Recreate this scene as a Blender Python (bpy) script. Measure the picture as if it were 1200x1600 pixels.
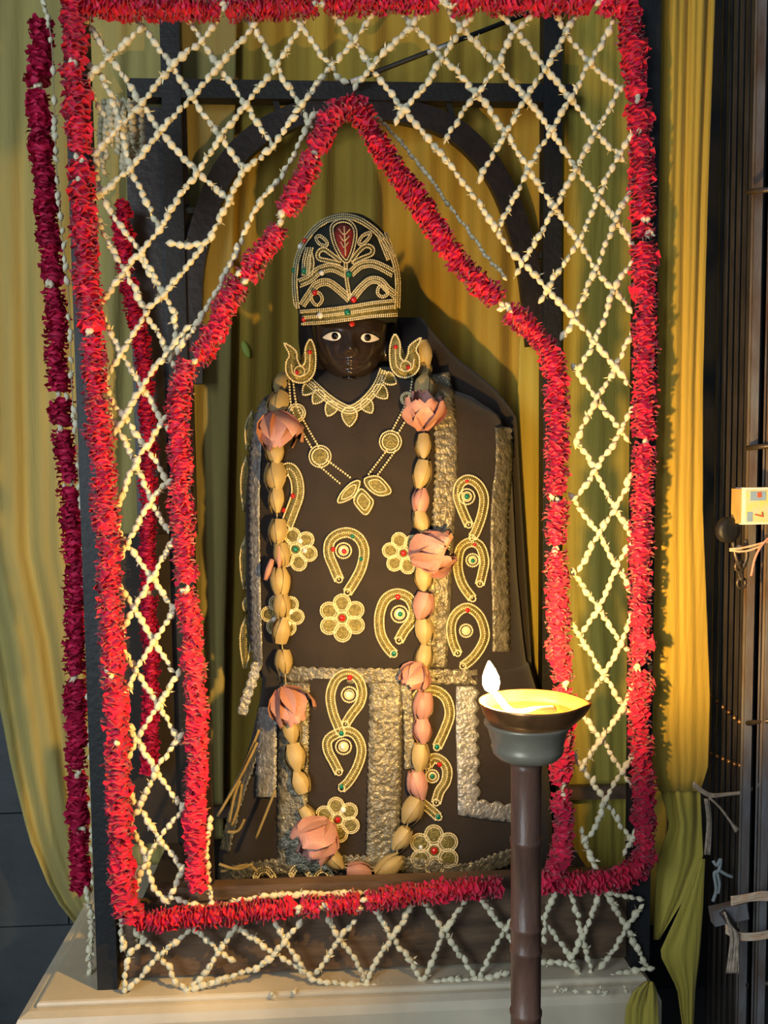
import bpy, math, random
from mathutils import Vector, Matrix, noise as mnoise
random.seed(7)
R = math.radians
scene = bpy.context.scene
for o in list(bpy.data.objects): bpy.data.objects.remove(o)
COL = scene.collection

# ------------------------------------------------------------------ camera
H = 1.56
CAM = Vector((0, 0, H))
F, CX, CY = 1400.0, 600.0, 850.0            # focal length and principal point for a 1200x1600 frame
YAW, PITCH, ROLL = R(3.2), R(4.3), R(-0.6)
fw = Vector((math.sin(YAW)*math.cos(PITCH), math.cos(YAW)*math.cos(PITCH), -math.sin(PITCH)))
r0 = Vector((math.cos(YAW), -math.sin(YAW), 0)); u0 = r0.cross(fw)
rt = r0*math.cos(ROLL) + u0*math.sin(ROLL); up = u0*math.cos(ROLL) - r0*math.sin(ROLL)
cd = bpy.data.cameras.new('camera'); cam = bpy.data.objects.new('camera', cd); COL.objects.link(cam)
cd.sensor_fit = 'VERTICAL'; cd.sensor_height = 24; cd.lens = 24*F/1600; cd.shift_y = (CY-800)/1600
cd.clip_start = .02
cam.matrix_world = Matrix(((rt.x, up.x, -fw.x, CAM.x), (rt.y, up.y, -fw.y, CAM.y), (rt.z, up.z, -fw.z, CAM.z), (0, 0, 0, 1)))
scene.camera = cam

# ------------------------------------------------------------------ world, daylight, exposure
w = bpy.data.worlds.new('world'); scene.world = w; w.use_nodes = True
w.node_tree.nodes['Background'].inputs[0].default_value = (.62, .78, 1, 1)
w.node_tree.nodes['Background'].inputs[1].default_value = .105
def area(name, loc, target, size, power, col):
    l = bpy.data.lights.new(name, 'AREA'); l.shape = 'RECTANGLE'; l.size, l.size_y = size; l.energy = power; l.color = col
    o = bpy.data.objects.new(name, l); COL.objects.link(o); o.location = loc
    o.rotation_euler = (Vector(target)-Vector(loc)).to_track_quat('-Z', 'Y').to_euler()
area('doorway_daylight', (-1.7, -1.3, 2.0), (-.05, 2.1, 1.35), (1.1, 2.0), 46, (.82, .93, 1))
FLAME_STRENGTH = 3900
vs = scene.view_settings; vs.view_transform = 'Standard'; vs.look = 'None'; vs.exposure = 0.66; vs.gamma = 1
vs.use_curve_mapping = False

# ------------------------------------------------------------------ pixel -> direction -> surface
def ray(px, py): return (fw*F + rt*(px-CX) + up*(CY-py)).normalized()
def P(px, py, Y):                     # point of that direction on the upright plane at depth Y
    d = ray(px, py); return CAM + d*((Y-CAM.y)/d.y)
def PZ(px, py, Z):                    # ... on the level plane at height Z
    d = ray(px, py); return CAM + d*((Z-CAM.z)/d.z)

# ------------------------------------------------------------------ materials
MATS = {}
def mat(name, col, rough=.6, metal=0, var=.25, scale=20, bump=0, bscale=60, stretch=(1, 1, 1), col2=None, rnd=0, spec=.5,
        trans=0, sheen=0, emit=None, estr=0, alpha=1, coat=0):
    m = bpy.data.materials.new(name); m.use_nodes = True; nt = m.node_tree; b = nt.nodes['Principled BSDF']
    L = nt.links.new
    b.inputs['Roughness'].default_value = rough; b.inputs['Metallic'].default_value = metal
    b.inputs['Specular IOR Level'].default_value = spec
    b.inputs['Transmission Weight'].default_value = trans; b.inputs['Alpha'].default_value = alpha
    b.inputs['Sheen Weight'].default_value = sheen; b.inputs['Coat Weight'].default_value = coat
    tc = nt.nodes.new('ShaderNodeTexCoord'); mp = nt.nodes.new('ShaderNodeMapping'); mp.inputs['Scale'].default_value = stretch
    L(tc.outputs['Object'], mp.inputs[0])
    n = nt.nodes.new('ShaderNodeTexNoise'); n.inputs['Scale'].default_value = scale; n.inputs['Detail'].default_value = 5
    L(mp.outputs[0], n.inputs['Vector'])
    cr = nt.nodes.new('ShaderNodeValToRGB'); cr.color_ramp.elements[0].position = .3; cr.color_ramp.elements[1].position = .7
    c2 = col2 or tuple(c*(1-var) for c in col)
    cr.color_ramp.elements[0].color = (*c2, 1); cr.color_ramp.elements[1].color = (*(col if col2 else tuple(min(1, c*(1+var*.5)) for c in col)), 1)
    L(n.outputs[0], cr.inputs[0]); out = cr.outputs[0]
    if rnd:
        oi = nt.nodes.new('ShaderNodeObjectInfo'); hs = nt.nodes.new('ShaderNodeHueSaturation')
        mr = nt.nodes.new('ShaderNodeMapRange'); mr.inputs[3].default_value = 1-rnd; mr.inputs[4].default_value = 1+rnd
        L(oi.outputs['Random'], mr.inputs[0]); L(mr.outputs[0], hs.inputs['Value']); L(out, hs.inputs['Color']); out = hs.outputs[0]
    L(out, b.inputs['Base Color'])
    if bump:
        n2 = nt.nodes.new('ShaderNodeTexNoise'); n2.inputs['Scale'].default_value = bscale; n2.inputs['Detail'].default_value = 4
        L(mp.outputs[0], n2.inputs['Vector'])
        bp = nt.nodes.new('ShaderNodeBump'); bp.inputs['Strength'].default_value = bump; bp.inputs['Distance'].default_value = .01
        L(n2.outputs[0], bp.inputs['Height']); L(bp.outputs[0], b.inputs['Normal'])
    if emit:
        b.inputs['Emission Color'].default_value = (*emit, 1); b.inputs['Emission Strength'].default_value = estr
    MATS[name] = m; return m
mat('curtain', (.48, .325, .038), .8, var=.28, scale=3.5, stretch=(4, 4, .35), bump=.25, bscale=30, sheen=.1)
mat('curtain_daylit', (.40, .335, .105), .8, var=.22, scale=3.5, stretch=(4, 4, .35), bump=.25, bscale=30, sheen=.1)  # paler, greyer curtain yellow: daylight haze put into the cloth colour
mat('curtain_shaded', (.46, .37, .055), .75, var=.22, scale=3, stretch=(5, 5, .3), bump=.25, bscale=30, sheen=.1)  # greener curtain yellow: shade away from the flame put into the colour
mat('slate', (.055, .064, .068), .45, var=.35, scale=6, bump=.1, bscale=40, rnd=.12)
mat('grout', (.016, .018, .02), .9)
mat('void_black', (.006, .006, .007), .8)
mat('floor', (.10, .10, .095), .4, var=.3, scale=4)
mat('marble', (.68, .59, .43), .35, var=.25, scale=5, bump=.05)
mat('iron', (.0095, .0105, .012), .55, metal=0, var=.4, scale=30, bump=.15, bscale=90)
mat('iron_brown', (.016, .011, .009), .45, var=.4, scale=25, bump=.15)
mat('wood', (.13, .080, .046), .55, var=.55, scale=7, stretch=(1.2, 2, 5), bump=.2, bscale=25)
mat('deck', (.030, .022, .016), .8)
mat('rose', (.74, .013, .075), .5, var=.35, scale=45, rnd=.18, sheen=.2, spec=.3)
mat('rose_shaded', (.60, .016, .085), .65, var=.45, scale=45, rnd=.22, spec=.3)  # darker copy of rose, the shade on unlit garlands mixed into the petals
mat('bud', (.80, .74, .52), .5, var=.25, scale=60, rnd=.10, spec=.3)
mat('wilted', (.72, .64, .42), .6, var=.4, scale=60)
mat('thread', (.45, .40, .25), .8)
mat('stone', (.030, .020, .015), .22, var=.25, scale=12, spec=.6, coat=.3)
mat('hair', (.006, .005, .005), .5)
mat('eye_white', (.85, .80, .72), .3, var=.03)
mat('eye_black', (.005, .004, .004), .2)
mat('red_paint', (.55, .03, .015), .5)
mat('velvet', (.022, .0145, .0105), .85, var=.35, scale=14, sheen=.15, bump=.15, bscale=120)
mat('crown_cloth', (.012, .017, .013), .8, var=.3)
mat('gold_bead', (.90, .78, .48), .32, metal=.2, var=.25, scale=200)
mat('gold_plate', (.24, .20, .055), .35, metal=.4, var=.5, scale=160, bump=.4, bscale=300)
mat('red_velvet', (.30, .02, .018), .6, var=.4, scale=150, bump=.3, bscale=300)
mat('silver', (.46, .46, .43), .22, metal=.45, var=.45, scale=70, bump=.7, bscale=110)
mat('tinsel', (.27, .245, .17), .25, metal=.45, var=.5, scale=60, bump=.8, bscale=90)
mat('gem_red', (.5, .015, .01), .1, spec=.8); mat('gem_green', (.005, .16, .10), .1, spec=.8); mat('gem_white', (.85, .88, .9), .08, spec=.8)
mat('lotus_green', (.44, .38, .13), .5, var=.2, col2=(.40, .26, .15), scale=35, rnd=.12)
mat('lotus_pink', (.54, .16, .19), .5, var=.2, col2=(.48, .36, .25), scale=40, rnd=.1)
mat('brass', (.50, .24, .09), .32, metal=.8, var=.45, scale=25, bump=.12)
mat('oil', (.42, .16, .008), .05, var=.1, spec=.8)
mat('wick', (.75, .62, .30), .7)
mat('pewter', (.36, .32, .23), .35, metal=.35, var=.35, scale=12)
mat('stand_wood', (.17, .085, .055), .38, var=.5, scale=14, stretch=(3, 3, .6), bump=.1)
mat('flame', (1, .6, .2), 1, emit=(1, .58, .15), estr=FLAME_STRENGTH)
mat('gate_iron', (.080, .064, .050), .4, metal=.5, var=.5, scale=25, stretch=(1, 1, .3), bump=.3)
mat('gate_grey', (.30, .31, .33), .45, metal=.4, var=.5, scale=18, col2=(.15, .085, .05), stretch=(1, 1, .35), bump=.25)
mat('twine', (.42, .33, .24), .85, var=.4, scale=90); mat('kalava', (.62, .36, .20), .8, col2=(.65, .55, .40), scale=60)
mat('rag', (.32, .36, .36), .85); mat('pinkwire', (.65, .26, .20), .5)
mat('carton', (.80, .79, .74), .6, var=.08); mat('carton_yellow', (.78, .66, .14), .6, col2=(.50, .62, .55), scale=60); mat('carton_side', (.50, .33, .10), .6)
mat('print_red', (.60, .12, .04), .6); mat('print_blue', (.28, .42, .60), .6)
mat('leaf', (.45, .60, .08), .5); mat('straw', (.30, .23, .10), .7); mat('glass_tube', (.55, .58, .58), .2)

# ------------------------------------------------------------------ mesh building
def org(o):
    v = Vector((0, 0, 0))
    while o: v += o.location; o = o.parent
    return v
def tag(o, label=None, cat=None, group=None, kind=None):
    if label: o['label'] = label
    if cat: o['category'] = cat
    if group: o['group'] = group
    if kind: o['kind'] = kind
    return o
def empty(name, loc, label, cat, group=None):
    o = bpy.data.objects.new(name, None); COL.objects.link(o); o.location = loc; o.empty_display_size = .02
    return tag(o, label, cat, group)
class MB:
    def __init__(s): s.v, s.f = [], []
    def add(s, vs, fs):
        n = len(s.v); s.v += [Vector(v) for v in vs]; s.f += [tuple(i+n for i in f) for f in fs]; return s
    def box(s, a, b):
        x0, y0, z0 = a; x1, y1, z1 = b
        return s.add([(x0, y0, z0), (x1, y0, z0), (x1, y1, z0), (x0, y1, z0), (x0, y0, z1), (x1, y0, z1), (x1, y1, z1), (x0, y1, z1)],
                     [(0, 3, 2, 1), (4, 5, 6, 7), (0, 1, 5, 4), (1, 2, 6, 5), (2, 3, 7, 6), (3, 0, 4, 7)])
    def bar(s, p, q, wd, th, upv=(0, 1, 0)):              # rectangular bar from p to q
        p, q = Vector(p), Vector(q); d = (q-p).normalized(); a = d.cross(Vector(upv)).normalized()*wd/2; b = a.cross(d).normalized()*th/2
        vs = [p-a-b, p+a-b, p+a+b, p-a+b, q-a-b, q+a-b, q+a+b, q-a+b]
        return s.add(vs, [(0, 1, 2, 3), (7, 6, 5, 4), (0, 4, 5, 1), (1, 5, 6, 2), (2, 6, 7, 3), (3, 7, 4, 0)])
    def tube(s, pts, r, n=6, closed=False):
        pts = [Vector(p) for p in pts]; m = len(pts); rr = r if isinstance(r, (list, tuple)) else [r]*m
        rings = []; prev = None
        for i, p in enumerate(pts):
            if closed: d = pts[(i+1) % m]-pts[i-1]
            else: d = pts[min(i+1, m-1)]-pts[max(i-1, 0)]
            d = d.normalized() if d.length > 1e-9 else Vector((0, 0, 1))
            ref = prev or (Vector((0, 1, 0)) if abs(d.y) < .9 else Vector((1, 0, 0)))
            a = ref - d*ref.dot(d); a = a.normalized() if a.length > 1e-6 else d.orthogonal().normalized(); prev = a; b = d.cross(a)
            rings.append([p+(a*math.cos(2*math.pi*k/n)+b*math.sin(2*math.pi*k/n))*rr[i] for k in range(n)])
        vs = [v for rg in rings for v in rg]; fs = []
        for i in range(m if closed else m-1):
            j = (i+1) % m
            for k in range(n): fs.append((i*n+k, i*n+(k+1) % n, j*n+(k+1) % n, j*n+k))
        if not closed: fs += [tuple(range(n-1, -1, -1)), tuple((m-1)*n+k for k in range(n))]
        return s.add(vs, fs)
    def lathe(s, prof, c, n=32, axis=None):               # prof: (r, h) list around z (or given axis)
        c = Vector(c); q = Vector((0, 0, 1)).rotation_difference(axis) if axis is not None else None
        vs, fs = [], []
        for r, h in prof:
            for k in range(n):
                v = Vector((r*math.cos(2*math.pi*k/n), r*math.sin(2*math.pi*k/n), h))
                vs.append(c+(q @ v if q else v))
        for i in range(len(prof)-1):
            for k in range(n): fs.append((i*n+k, i*n+(k+1) % n, (i+1)*n+(k+1) % n, (i+1)*n+k))
        fs += [tuple(range(n-1, -1, -1)), tuple((len(prof)-1)*n+k for k in range(n))]
        return s.add(vs, fs)
    def ball(s, c, r, n=6, m=4, sq=(1, 1, 1)):
        pr = [(max(.02, math.sin(math.pi*i/m))*r, -math.cos(math.pi*i/m)*r) for i in range(m+1)]
        k0 = len(s.v); s.lathe(pr, (0, 0, 0), n)
        for i in range(k0, len(s.v)):
            v = s.v[i]; s.v[i] = Vector((v.x*sq[0]+c[0], v.y*sq[1]+c[1], v.z*sq[2]+c[2]))
        return s
    def grid(s, fn, nu, nv):
        vs = [fn(i/(nu-1), j/(nv-1)) for j in range(nv) for i in range(nu)]
        return s.add(vs, [(j*nu+i, j*nu+i+1, (j+1)*nu+i+1, (j+1)*nu+i) for j in range(nv-1) for i in range(nu-1)])
    def mesh(s, name, m, smooth=True, o=Vector((0, 0, 0))):
        me = bpy.data.meshes.new(name); me.from_pydata([tuple(v-o) for v in s.v], [], s.f); me.materials.append(MATS[m])
        if smooth: me.polygons.foreach_set('use_smooth', [True]*len(me.polygons))
        me.update(); return me
    def build(s, name, m, parent=None, smooth=True, label=None, cat=None, group=None, kind=None, loc=None, thick=0):
        o = bpy.data.objects.new(name, None) if False else None
        base = org(parent) if parent else Vector(loc or (0, 0, 0))
        o = bpy.data.objects.new(name, s.mesh(name, m, smooth, base)); COL.objects.link(o)
        if parent: o.parent = parent
        else: o.location = base
        if thick:
            md = o.modifiers.new('thickness', 'SOLIDIFY'); md.thickness = thick; md.offset = 0
        return tag(o, label, cat, group, kind)
def inst(name, me, parent, world_matrix):
    o = bpy.data.objects.new(name, me); COL.objects.link(o); o.parent = parent
    base = org(parent); o.matrix_basis = Matrix.Translation(-base) @ world_matrix; return o
def resample(pts, step):
    pts = [Vector(p) for p in pts]; out = [pts[0].copy()]; acc = 0
    for a, b in zip(pts, pts[1:]):
        L = (b-a).length; t = step-acc
        while t <= L: out.append(a.lerp(b, t/L)); t += step
        acc = (acc+L) % step if L else acc
    return out
def smooth(pts, sub=6, closed=False):                     # Catmull-Rom through the points
    pts = [Vector(p) for p in pts]; m = len(pts); out = []
    for i in range(m if closed else m-1):
        g = (lambda k: pts[k % m]) if closed else (lambda k: pts[max(0, min(m-1, k))])
        a, b, c, d = g(i-1), g(i), g(i+1), g(i+2)
        for k in range(sub):
            t = k/sub; out.append(.5*((2*b)+(c-a)*t+(2*a-5*b+4*c-d)*t*t+(3*b-a-3*c+d)*t**3))
    if not closed: out.append(pts[-1].copy())
    return out
def orient(p, d, spin, sc):
    q = Vector((0, 0, 1)).rotation_difference(d.normalized())
    return Matrix.Translation(p) @ q.to_matrix().to_4x4() @ Matrix.Rotation(spin, 4, 'Z') @ Matrix.Diagonal((*sc, 1))

# ================================================================== SETTING
YF, YB, YC = 1.75, 2.30, 2.40          # front of the frame, back of the frame, back curtain
ZM = P(165, 1547, YF).z                # top of the marble plinth
XL, XR = P(168, 1540, YF).x, P(1000, 1500, YF).x
MB().box((-3, -2.5, -.05), (3, 2.62, 0)).build('floor', 'floor', kind='structure', smooth=False)
wb = MB().box((-3, 2.56, 0), (3, 2.66, 3.4)).build('wall_back', 'grout', kind='structure', smooth=False)
tz = [P(40, y, 2.55).z for y in (1850, 1640, 1446, 1269, 1060, 860, 640)]
for r in range(len(tz)-1):
    for k in range(4):
        x0 = -1.62+k*.42-(.21 if r % 2 else 0)
        MB().box((x0+.002, 2.545, max(.0, tz[r]+.002)), (x0+.418, 2.562, tz[r+1]-.002)).build('tile', 'slate', wb, smooth=False)
MB().box((1.42, 0.9, 0), (1.52, 2.56, 3.4)).build('wall_right', 'void_black', kind='structure', smooth=False)  # black surface added in place of the dark void behind the gate

# marble plinth
pe = PZ(57, 1567, ZM); px0 = pe.x; py0 = pe.y
pl = empty('marble_plinth', (0, 2.1, 0), 'cream marble plinth under the flower decked shrine', 'plinth')
def rounded_slab(x0, x1, y0, y1, z0, z1, r=.02):
    prof = [(0, z0), (r*.0, z0)] ; b = MB(); rings = []
    for off, z in [(r*.3, z0), (0, z0+r*.4), (0, z1-r), (r*.3, z1-r*.3), (r, z1)]:
        rings.append([(x0+off, y0+off, z), (x1-off, y0+off, z), (x1-off, y1-off, z), (x0+off, y1-off, z)])
    vs = [v for rg in rings for v in rg]; fs = [(0, 3, 2, 1)]
    for i in range(len(rings)-1):
        for k in range(4): fs.append((i*4+k, i*4+(k+1) % 4, (i+1)*4+(k+1) % 4, (i+1)*4+k))
    e = (len(rings)-1)*4; fs.append((e, e+1, e+2, e+3)); return b.add(vs, fs)
PXR = PZ(1036, 1567, ZM).x
rounded_slab(px0-.035, PXR+.02, py0-.03, 2.345, ZM-.10, ZM-.012, .022).build('slab', 'marble', pl, smooth=False)
rounded_slab(px0, PXR, py0, 2.34, ZM-.012, ZM, .006).build('top_slab', 'marble', pl, smooth=False)
MB().box((px0, py0, 0), (PXR-.01, 2.33, ZM-.10)).build('pedestal', 'marble', pl, smooth=False)

# ------------------------------------------------------------------ iron shrine frame
fr = empty('shrine_frame', (0, 2.0, ZM), 'dark iron shrine frame with arched back standing on marble plinth', 'frame')
ZT = 2.98
PW = .040
def post(x, y, w=PW, m='iron'): MB().box((x-w/2, y-w/2, ZM), (x+w/2, y+w/2, ZT)).build('post', m, fr, smooth=False)
post(XL, YF+.02); post(XR, YF+.02)
XBL, XBR = P(282, 600, YB).x, P(860, 300, YB).x
post(XBL, YB, .046); post(XBR, YB, .046)
zt = P(500, 146, YB).z
MB().box((XL-.02, YB-.02, zt-.022), (XR, YB+.02, zt+.022)).build('back_rail', 'iron', fr, smooth=False)
for x in (XL, XR): MB().box((x-.015, YF+.04, ZT-.05), (x+.015, YB+.02, ZT-.01)).build('side_rail', 'iron', fr, smooth=False)
MB().box((XL, YF+.0, ZT-.05), (XR, YF+.04, ZT-.01)).build('front_rail', 'iron', fr, smooth=False)
# arch: a wide flat band bent between the back posts
ac = [(300, 600), (300, 440), (318, 350), (350, 270), (400, 215), (470, 180), (550, 168), (640, 178), (710, 205), (765, 260), (800, 330), (825, 420), (838, 540)]
am = smooth([P(x, y, YB) for x, y in ac], 5); cen = P(560, 460, YB)
b = MB(); vs = []; fs = []
for i, p in enumerate(am):
    d = (am[min(i+1, len(am)-1)]-am[max(i-1, 0)]).normalized(); nrm = Vector((d.z, 0, -d.x))*.028
    for yy in (-.012, .012):
        vs += [p+nrm+Vector((0, yy, 0)), p-nrm+Vector((0, yy, 0))]
for i in range(len(am)-1):
    o0, o1 = i*4, (i+1)*4; fs += [(o0, o0+1, o1+1, o1), (o0+2, o1+2, o1+3, o0+3), (o0, o1, o1+2, o0+2), (o0+1, o0+3, o1+3, o1+1)]
b.add(vs, fs).build('arch_band', 'iron_brown', fr, smooth=False)
for (a, c) in (((430, 155), (440, 195)), ((700, 160), (712, 205)), ((290, 330), (330, 330)), ((848, 400), (818, 400))):
    MB().bar(P(*a, YB), P(*c, YB), .014, .014).build('brace', 'iron', fr, smooth=False)
bt = P(500, 1376, YF+.03).z; bb = P(500, 1397, YF+.03).z
MB().box((P(325, 1390, YF+.03).x-.1, YF+.02, bb), (XR-.02, YF+.05, bt)).build('base_rail', 'wood', fr, smooth=False)
MB().box((XL+.02, YF+.028, ZM+.008), (XR-.02, YF+.046, bb-.002)).build('base_board', 'wood', fr, smooth=False)
MB().box((XL+.02, YF+.05, ZM+.05), (XR-.02, YB+.02, ZM+.07)).build('deck', 'deck', fr, smooth=False)
xs = P(327, 1300, YF+.04).x
MB().box((xs-.008, YF+.03, bt), (xs+.008, YF+.046, P(327, 1130, YF+.04).z)).build('side_stile', 'iron_brown', fr, smooth=False)
MB().bar(P(295, 1270, YB), P(840, 1245, YB), .03, .02).build('back_rail', 'wood', fr, smooth=False)
MB().bar(P(850, 1238, YB-.01), P(1005, 1236, YB-.01), .035, .02).build('back_rail', 'wood', fr, smooth=False)
def board(x0, x1, y0, y1, Y, m):
    a, c = P(x0, (y0+y1)/2, Y), P(x1, (y0+y1)/2, Y)
    MB().box((a.x, Y-.006, max(ZM+.07, P(x0, y1, Y).z)), (c.x, Y+.006, P(x0, y0, Y).z)).build('back_board', m, fr, smooth=False)
board(206, 300, 168, 835, YB+.012, 'iron_brown'); board(160, 300, 835, 1420, YB+.012, 'deck')
# slim rod leaning across the top
rd = empty('slim_rod', P(545, 128, YB-.05), 'slim grey metal rod slanting above the apex of the red arch', 'rod')
MB().tube([P(543, 130, YB-.05), P(840, 15, YB-.05)], .006, 8).build('shaft', 'iron', rd)
MB().tube([P(548, 128, YB-.06), P(572, 119, YB-.06)], .006, 8).build('bright_tip', 'glass_tube', rd)
MB().tube([P(668, 82, YB-.057), P(703, 69, YB-.057)], .005, 8).build('bright_band', 'glass_tube', rd)

# ------------------------------------------------------------------ curtains
def lerp_tab(tab, t):
    if t <= tab[0][0]: return tab[0][1:]
    for a, b in zip(tab, tab[1:]):
        if t <= b[0]:
            k = (t-a[0])/(b[0]-a[0]); return tuple(p+(q-p)*k for p, q in zip(a[1:], b[1:]))
    return tab[-1][1:]
def drape(name, tab, Y, m, label, folds=6, amp=.02, seed=0, nu=90, nv=60, gather=None, sub=1, thick=.003):
    y0, y1 = tab[0][0], tab[-1][0]
    def fn(u, v):
        py = y0+(y1-y0)*v; l, r = lerp_tab(tab, py); px = l+(r-l)*u
        a = amp*(.55+.45*math.sin(v*2.2+seed))
        ph = u*folds*2*math.pi + 1.3*mnoise.noise((u*3+seed, v*1.5, seed))
        d = a*math.sin(ph)+a*.5*math.sin(ph*2.3+1.7+v)+a*.7*mnoise.noise((u*folds*1.3, v*2.5, seed*3.1))
        return P(px, py, Y+d)
    b = MB().grid(fn, nu, nv)
    o = b.build(name, m, loc=P((tab[0][1]+tab[0][2])/2, y0, Y), label=label, cat='curtain', group=None, thick=thick)
    return o
drape('back_curtain', [(-120, 330, 1060), (700, 322, 1055), (1445, 318, 1040)],
      YC, 'curtain', 'wide mustard yellow cloth curtain hanging behind the dark statue', 8, .018, 1, 160, 50)
drape('pale_curtain', [(-120, -60, 372), (500, -60, 362), (860, -60, 356), (1000, -20, 352), (1200, 18, 350), (1310, 45, 350), (1400, 82, 350), (1445, 118, 350)],
      YC-.035, 'curtain_daylit', 'pale yellow curtain hanging on the daylit side beside grey tiles', 5, .014, 6, 100, 50)
drape('side_curtain', [(-60, 880, 992), (300, 872, 990), (520, 812, 990), (700, 806, 990), (900, 802, 990), (980, 822, 990), (1100, 850, 995), (1240, 862, 998), (1420, 870, 1000)],
      YB+.045, 'curtain_shaded', 'shaded yellow curtain strip hanging behind the right side lattice', 4, .012, 4, 60, 50)
drape('side_drape', [(-80, 1034, 1120), (300, 1030, 1106), (600, 1026, 1098), (800, 1018, 1098), (1000, 1014, 1106), (1090, 1012, 1109), (1150, 1012, 1108), (1200, 1018, 1106), (1236, 1030, 1094)],
      1.785, 'curtain', 'golden yellow drape beside the iron gate, gathered at its foot', 2.5, .011, 9, 60, 70)
drape('drape_tail', [(1234, 1032, 1094), (1290, 1046, 1096), (1340, 1028, 1099), (1400, 1023, 1072), (1468, 1021, 1030)],
      1.80, 'curtain_shaded', 'short shaded yellow cloth tail hanging below the gathered golden drape', 1.4, .011, 2, 24, 24)
drape('drape_corner', [(1342, 1094, 1101), (1420, 1062, 1098), (1490, 1030, 1093), (1545, 1058, 1086), (1640, 1071, 1081)],
      1.775, 'curtain_shaded', 'pointed shaded yellow cloth corner hanging lowest beside the iron gate', 1.2, .009, 5, 24, 24)
drape('bunched_cloth', [(1534, 1008, 1020), (1548, 990, 1026), (1575, 978, 1028), (1640, 974, 1030)], py0-.07, 'curtain_shaded', 'bunched yellow cloth end hanging over the marble plinth corner', 2.2, .012, 3, 30, 20)

# ================================================================== FLOWERS
def rose_mesh(i):
    b = MB(); rnd = random.Random(i); n = 20
    b.lathe([(.3, -.5), (.55, -.3), (.6, 0), (.55, .3), (.3, .5)], (0, 0, 0), 8)
    for z0, R0, cup in ((-.30, .92, -.10), (-.02, 1.04, .02), (.27, .90, .12)):
        k1, k2 = rnd.choice((4, 5, 6)), rnd.choice((7, 8, 9)); p1, p2, p3 = (rnd.uniform(0, 6.3) for _ in range(3)); vs = []
        for t in (.12, .55, .86, 1.0):
            for k in range(n):
                a = 2*math.pi*k/n
                r = R0*t*(1+(.13*math.sin(k1*a+p3)+.08*math.sin(11*a+p1))*t)+rnd.uniform(-.05, .05)*t
                z = z0+cup*t*t+(.15*math.sin(k1*a+p1)+.11*math.sin(k2*a+p2))*t*t+rnd.uniform(-.05, .05)*t
                if t == 1.0: r *= .93; z += .07*math.sin(k2*a+p3)
                vs.append((r*math.cos(a), r*math.sin(a), z))
        b.add(vs, [(j*n+k, j*n+(k+1) % n, (j+1)*n+(k+1) % n, (j+1)*n+k) for j in range(3) for k in range(n)])
    return b
ROSE = [rose_mesh(i).mesh('rose', 'rose') for i in range(6)]
ROSE_SHADED = [rose_mesh(i).mesh('rose_shaded', 'rose_shaded') for i in range(4)]
def bud_mesh(i):
    b = MB(); rnd = random.Random(50+i)
    b.lathe([(.10, -.58), (.20, -.45), (.36, -.20), (.43, .02), (.30, .30), (.12, .48), (.04, .60)], (0, 0, 0), 7)
    if i >= 2:
        for k in range(3+i % 2):
            a = k*2.1+rnd.random(); d = Vector((math.cos(a), math.sin(a), .75)).normalized(); p = Vector((0, 0, .22))
            sd = d.cross(Vector((0, 0, 1))).normalized()*.16
            b.add([p, p+d*.42+sd, p+d*.85, p+d*.42-sd, p+d*.45+Vector((0, 0, .1))], [(0, 1, 4), (1, 2, 4), (2, 3, 4), (3, 0, 4)])
    return b
BUD = [bud_mesh(i).mesh('flower_bud', 'bud') for i in range(4)]
WILT = [bud_mesh(i).mesh('flower_bud', 'wilted') for i in (1, 2, 3)]

def flower_string(pts3, label, group=None, size=.0172, gap=0, stp=.92, meshes=BUD, name='flower_string', rnd=None):
    rnd = rnd or random
    pts = [Vector(p) for p in pts3]
    # slight sag and wobble between knots
    root = empty(name, pts[0], label, 'flower string', group)
    MB().tube(pts, .0011, 4).build('thread', 'thread', root)
    rs = resample(pts, size*stp)
    for i, p in enumerate(rs):
        if gap and rnd.random() < gap: continue
        d = (rs[i+1]-p) if i+1 < len(rs) else (p-rs[i-1] if i else Vector((0, 0, -1)))
        d = d.normalized()+Vector((rnd.gauss(0, .22), rnd.gauss(0, .2), rnd.gauss(0, .22)))
        if rnd.random() < .5: d = -d
        me = meshes[0 if rnd.random() < .45 else rnd.randrange(len(meshes))]; s = size*rnd.uniform(.82, 1.2)
        inst('flower_bud', me, root, orient(p+Vector((rnd.gauss(0, .0010), rnd.gauss(0, .001), rnd.gauss(0, .0010))), d, rnd.uniform(0, 6.3), (s*rnd.uniform(.75, 1.05), s*.9, s)))
    return root
def garland(pts_px, Y, label, rad, meshes=ROSE, step=.0160, gap=.12, name='rose_garland', vis=True):
    pts = smooth([P(x, y, Y) for x, y in pts_px], 6)
    root = empty(name, pts[0], label, 'garland')
    MB().tube(pts, .0012, 5).build('thread', 'thread', root)
    rs = resample(pts, step); skip = 0
    for i, p in enumerate(rs):
        d = (rs[min(i+1, len(rs)-1)]-rs[max(i-1, 0)]).normalized()
        if i > 3 and random.random() < gap*.5:
            if vis:
                for k in range(2):
                    s = .014; inst('flower_bud', BUD[2], root, orient(p+Vector((random.gauss(0, .006), -.008, random.gauss(0, .006))), d+Vector((random.gauss(0, .4), 0, random.gauss(0, .4))), 0, (s, s, s)))
            continue
        dd = d+Vector((random.gauss(0, .16), random.gauss(0, .16), random.gauss(0, .16)))
        r = rad*random.uniform(.86, 1.12)
        inst('rose', random.choice(meshes), root, orient(p+Vector((random.gauss(0, .002), random.gauss(0, .003), 0)), dd, random.uniform(0, 6.3), (r, r, r*random.uniform(.75, 1.05))))
    return root
YG = YF-.035
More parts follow.
